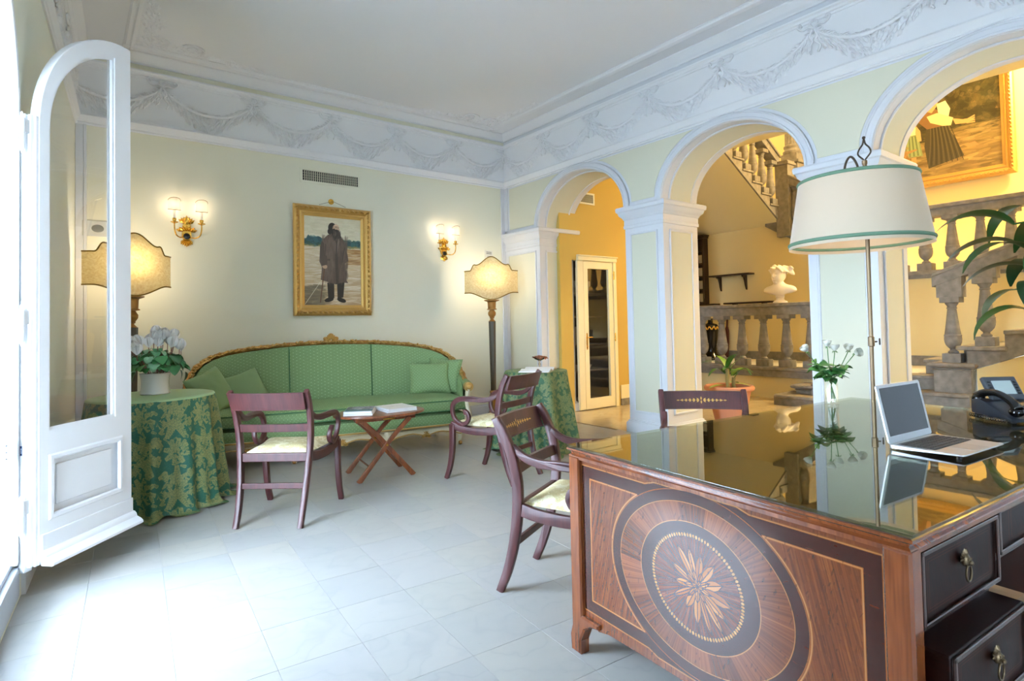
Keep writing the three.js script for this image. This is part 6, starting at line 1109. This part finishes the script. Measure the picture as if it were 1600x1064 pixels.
// glazed cream doors of a china cupboard in the corridor wall
{
  const o = thing('cupboard', 'cream built-in china cupboard with two glazed doors inside the left arch', 'cupboard', [0, 0, CW]);
  part('door_frame', [box6(DX1 - .035, DX1 + .03, 0, DH, -.1, .03, .005), box6(XB + .005, DX1 + .045, DH - .035, DH + .025, -.1, .035, .008), box6(XB + .005, DX1 + .055, DH + .025, DH + .045, -.02, .05, .006)], M.cream, o);
  for (const [x0, x1, gx0, gx1] of [[XB + .006, 5.778, XB + .006, 5.716], [5.782, 6.383, 5.868, 6.294]]) {
    const s = shapeOf([[x0, .012], [x1, .012], [x1, DH - .037], [x0, DH - .037]]), h = new THREE.Path(); [[gx0 + .0005, .16], [gx1, .16], [gx1, 2.015], [gx0 + .0005, 2.015]].forEach(([a, b], i) => i ? h.lineTo(a, b) : h.moveTo(a, b)); h.closePath(); s.holes.push(h);
    const d = part('door_leaf', uvBox(ext(s, .04, .003).translate(0, 0, -.025)), M.cream, o);
    part('glass_pane', box6(gx0, gx1, .16, 2.015, -.012, -.008), M.glass, d);
  }
  part('handle', [sweep([[5.825, 1.03, .018], [5.825, 1.03, .05], [5.87, 1.035, .055], [5.905, 1.03, .052]], .007, { n: 14, k: 8 }), uvBox(ext(shapeOf([[-.013, -.13], [0, -.15], [.013, -.13], [.016, 0], [.013, .08], [0, .1], [-.013, .08], [-.016, 0]]), .006, .002)).translate(5.825, 1.0, .014), put(new THREE.SphereGeometry(.01, 10, 8), [5.825, .9, .024])], M.brass, o);
  for (const y of [1.02, 1.93]) part('hinge', put(new THREE.CylinderGeometry(.009, .009, .12, 12), [6.392, y, .03]), M.brass, o);
  const c = o;
  part('case', [box6(XB + .01, 6.6, 0, 2.2, -.3, -.28), box6(6.58, 6.6, 0, 2.2, -.28, .28), box6(XB + .01, 6.6, 2.2, 2.22, -.28, .28), box6(XB + .01, 6.6, 0, .08, -.28, .28)].map((g) => g.translate(0, 0, -.42)), std({ color: hex('#4a4238'), roughness: .6 }), c);
  for (const y of [.52, .9, 1.32, 1.66]) part('shelf', box6(XB + .01, 6.58, y, y + .022, -.7, -.22), std({ color: hex('#5a5044'), roughness: .5 }), c);
  const jar = (name, label, prof, mat, p, grp, cat) => { const m = mesh(name, lathe(prof, 20), mat); m.position.set(...p); return tag(m, label, cat, grp); };
  const tw = std({ color: hex('#8c877c'), roughness: .8 }), gg = std({ color: hex('#c9cfca'), roughness: .1, transmission: .6, thickness: 0 });
  for (const [x, y, w] of [[5.95, .922, 'left'], [6.13, .922, 'right']]) jar('linen_jar', w + ' grey covered jar on the middle shelf of the dark cupboard', [[.001, 0], [.06, 0], [.065, .02], [.062, .2], [.05, .24], [.02, .26], [.001, .262]], tw, [x, y, CW - .34], 'grey jars on the middle cupboard shelf', 'jar');
  for (const [x, y, w] of [[5.93, 1.682, 'leftmost'], [6.0, 1.682, 'second'], [6.07, 1.682, 'middle'], [6.14, 1.682, 'fourth'], [6.21, 1.682, 'rightmost']]) jar('wine_glass', w + ' stemmed glass on the top shelf of the dark cupboard', [[.001, 0], [.03, 0], [.03, .003], [.004, .006], [.004, .08], [.028, .11], [.032, .15], [.028, .18], [.026, .18], [.03, .15], [.026, .115], [.001, .09]], gg, [x, y, CW - .32], 'stemmed glasses on the top cupboard shelf', 'glass');
  for (const [x, y, w] of [[5.96, .542, 'left'], [6.15, .542, 'right']]) jar('stoneware_bowl', w + ' shallow stoneware bowl on the lowest shelf of the dark cupboard', [[.001, 0], [.04, 0], [.045, .01], [.08, .06], [.085, .07], [.078, .066], [.001, .02]], tw, [x, y, CW - .34], 'stoneware bowls on the lowest cupboard shelf', 'bowl');
}
// large genre painting on the upper wall
const genreTex = canvasTex(1200, 900, (x, w, h) => {
  const r = RNG(31), X = (u) => u * w, Y = (v) => v * h;
  const dab = (n, x0, x1, y0, y1, cols, lw, lh, a, rot = .5) => { for (let i = 0; i < n; i++) { x.save(); x.globalAlpha = a * (.4 + .6 * r()); x.translate(x0 + r() * (x1 - x0), y0 + r() * (y1 - y0)); x.rotate((r() - .5) * rot); x.fillStyle = cols[Math.floor(r() * cols.length)]; x.beginPath(); x.ellipse(0, 0, lw * (.4 + r()), lh * (.4 + r()), 0, 0, 7); x.fill(); x.restore(); } };
  x.fillStyle = '#7a6238'; x.fillRect(0, 0, w, h); dab(500, 0, w * .6, 0, h * .75, ['#8c6f3c', '#a0844a', '#6f5830', '#b29552'], 80, 34, .45); dab(700, w * .48, w, 0, h * .7, ['#2c2a16', '#3c381f', '#22200f', '#504824', '#34341c'], 46, 26, .7, 2); dab(120, w * .6, w, 0, h * .55, ['#6a5c34', '#7c6c44'], 14, 22, .4, 2); dab(400, 0, w, h * .72, h, ['#8a743e', '#a48a4c', '#6d5a2e', '#5a4a24', '#b29a5c'], 70, 10, .6, .4); dab(90, w * .6, w, h * .66, h * .78, ['#9c8450', '#7b6638'], 60, 9, .5, .3);
  const poly = (c, p) => { x.fillStyle = c; x.beginPath(); p.forEach(([a, b], i) => i ? x.lineTo(X(a), Y(b)) : x.moveTo(X(a), Y(b))); x.closePath(); x.fill(); }, el = (c, a, b, q, s, t = 0) => { x.fillStyle = c; x.beginPath(); x.ellipse(X(a), Y(b), X(q), X(s), t, 0, 7); x.fill(); };
  // woman bending forward, arm stretched to the right, a child on her back
  poly('#3f3a26', [[.60, .56], [.70, .60], [.76, .74], [.80, .88], [.60, .93], [.58, .75]]); for (let i = 0; i < 14; i++) { x.strokeStyle = i % 2 ? 'rgba(30,26,14,.6)' : 'rgba(112,104,70,.5)'; x.lineWidth = 6; x.beginPath(); x.moveTo(X(.62 + i * .008), Y(.6)); x.quadraticCurveTo(X(.62 + i * .011), Y(.75), X(.60 + i * .015), Y(.91)); x.stroke(); }
  poly('#7b5a34', [[.55, .46], [.62, .44], [.71, .54], [.70, .62], [.60, .62], [.55, .55]]); el('#c89560', .565, .335, .030, .036, -.2); el('#4a3218', .575, .31, .034, .026, -.2); el('#d7a873', .555, .345, .02, .024);
  poly('#d0a06a', [[.565, .38], [.62, .36], [.67, .40], [.665, .45], [.63, .50], [.585, .47]]); poly('#e4d3a2', [[.66, .44], [.71, .43], [.735, .50], [.72, .58], [.67, .55]]);
  poly('#e0c687', [[.60, .52], [.66, .51], [.75, .575], [.735, .63], [.69, .62], [.62, .575]]); poly('#c9945c', [[.745, .58], [.80, .605], [.855, .61], [.86, .625], [.82, .64], [.76, .63]]); for (let i = 0; i < 4; i++) { x.strokeStyle = '#c9945c'; x.lineWidth = 9; x.beginPath(); x.moveTo(X(.82), Y(.615 + i * .008)); x.lineTo(X(.865), Y(.595 + i * .016)); x.stroke(); }
  el('#a9743f', .525, .455, .032, .034); el('#5a3d1c', .535, .435, .034, .026); el('#cf9a63', .513, .462, .018, .022); poly('#b57b4a', [[.80, .80], [.86, .79], [.88, .82], [.83, .83]]);
  // small girl in a green skirt
  el('#d6a872', .487, .515, .024, .026); el('#a87a42', .478, .498, .026, .02); poly('#ead9a4', [[.455, .56], [.53, .55], [.54, .64], [.46, .65]]); poly('#7d8c58', [[.455, .645], [.545, .64], [.57, .82], [.445, .81]]); for (let i = 0; i < 9; i++) { x.strokeStyle = i % 2 ? 'rgba(60,74,44,.6)' : 'rgba(170,186,128,.5)'; x.lineWidth = 6; x.beginPath(); x.moveTo(X(.465 + i * .009), Y(.65)); x.lineTo(X(.455 + i * .0125), Y(.81)); x.stroke(); }
  poly('#cf9d66', [[.535, .57], [.56, .62], [.565, .70], [.545, .70], [.53, .63]]); poly('#c08d58', [[.50, .82], [.53, .82], [.53, .9], [.505, .9]]);
  // dog
  el('#9a7440', .425, .80, .058, .046, .35); el('#a9834c', .385, .745, .032, .036, .2); poly('#8a6534', [[.37, .77], [.40, .80], [.33, .90], [.315, .90]]); poly('#94703c', [[.40, .83], [.43, .84], [.41, .93], [.39, .935]]); poly('#84602f', [[.45, .82], [.48, .80], [.51, .90], [.49, .905]]); poly('#a07a44', [[.46, .76], [.53, .755], [.54, .765], [.47, .785]]); el('#6f5028', .36, .73, .014, .02, .6);
  dab(160, X(.36), X(.5), Y(.72), Y(.86), ['#b08a52', '#7a5a2c', '#94703c'], 5, 9, .5, 1);
  for (let i = 0; i < 3600; i++) { x.fillStyle = r() < .5 ? 'rgba(255,220,150,.05)' : 'rgba(20,14,0,.06)'; x.fillRect(r() * w, r() * h, 3 + r() * 10, 1 + r() * 2); }
});
{
  const o = thing('painting', 'large gilt-framed painting of children and a dog above the upper landing', 'painting', [XP - .06, 4.62, -3.62], -PI / 2); o.rotation.z = 0;
  part('canvas', new THREE.BoxGeometry(2.44, 2.14, .02), std({ map: genreTex, roughness: .4 }), o);
  giltFrame(o, 2.42, 2.12, .17, .07, 15);
}
renderer.render(scene, camera);
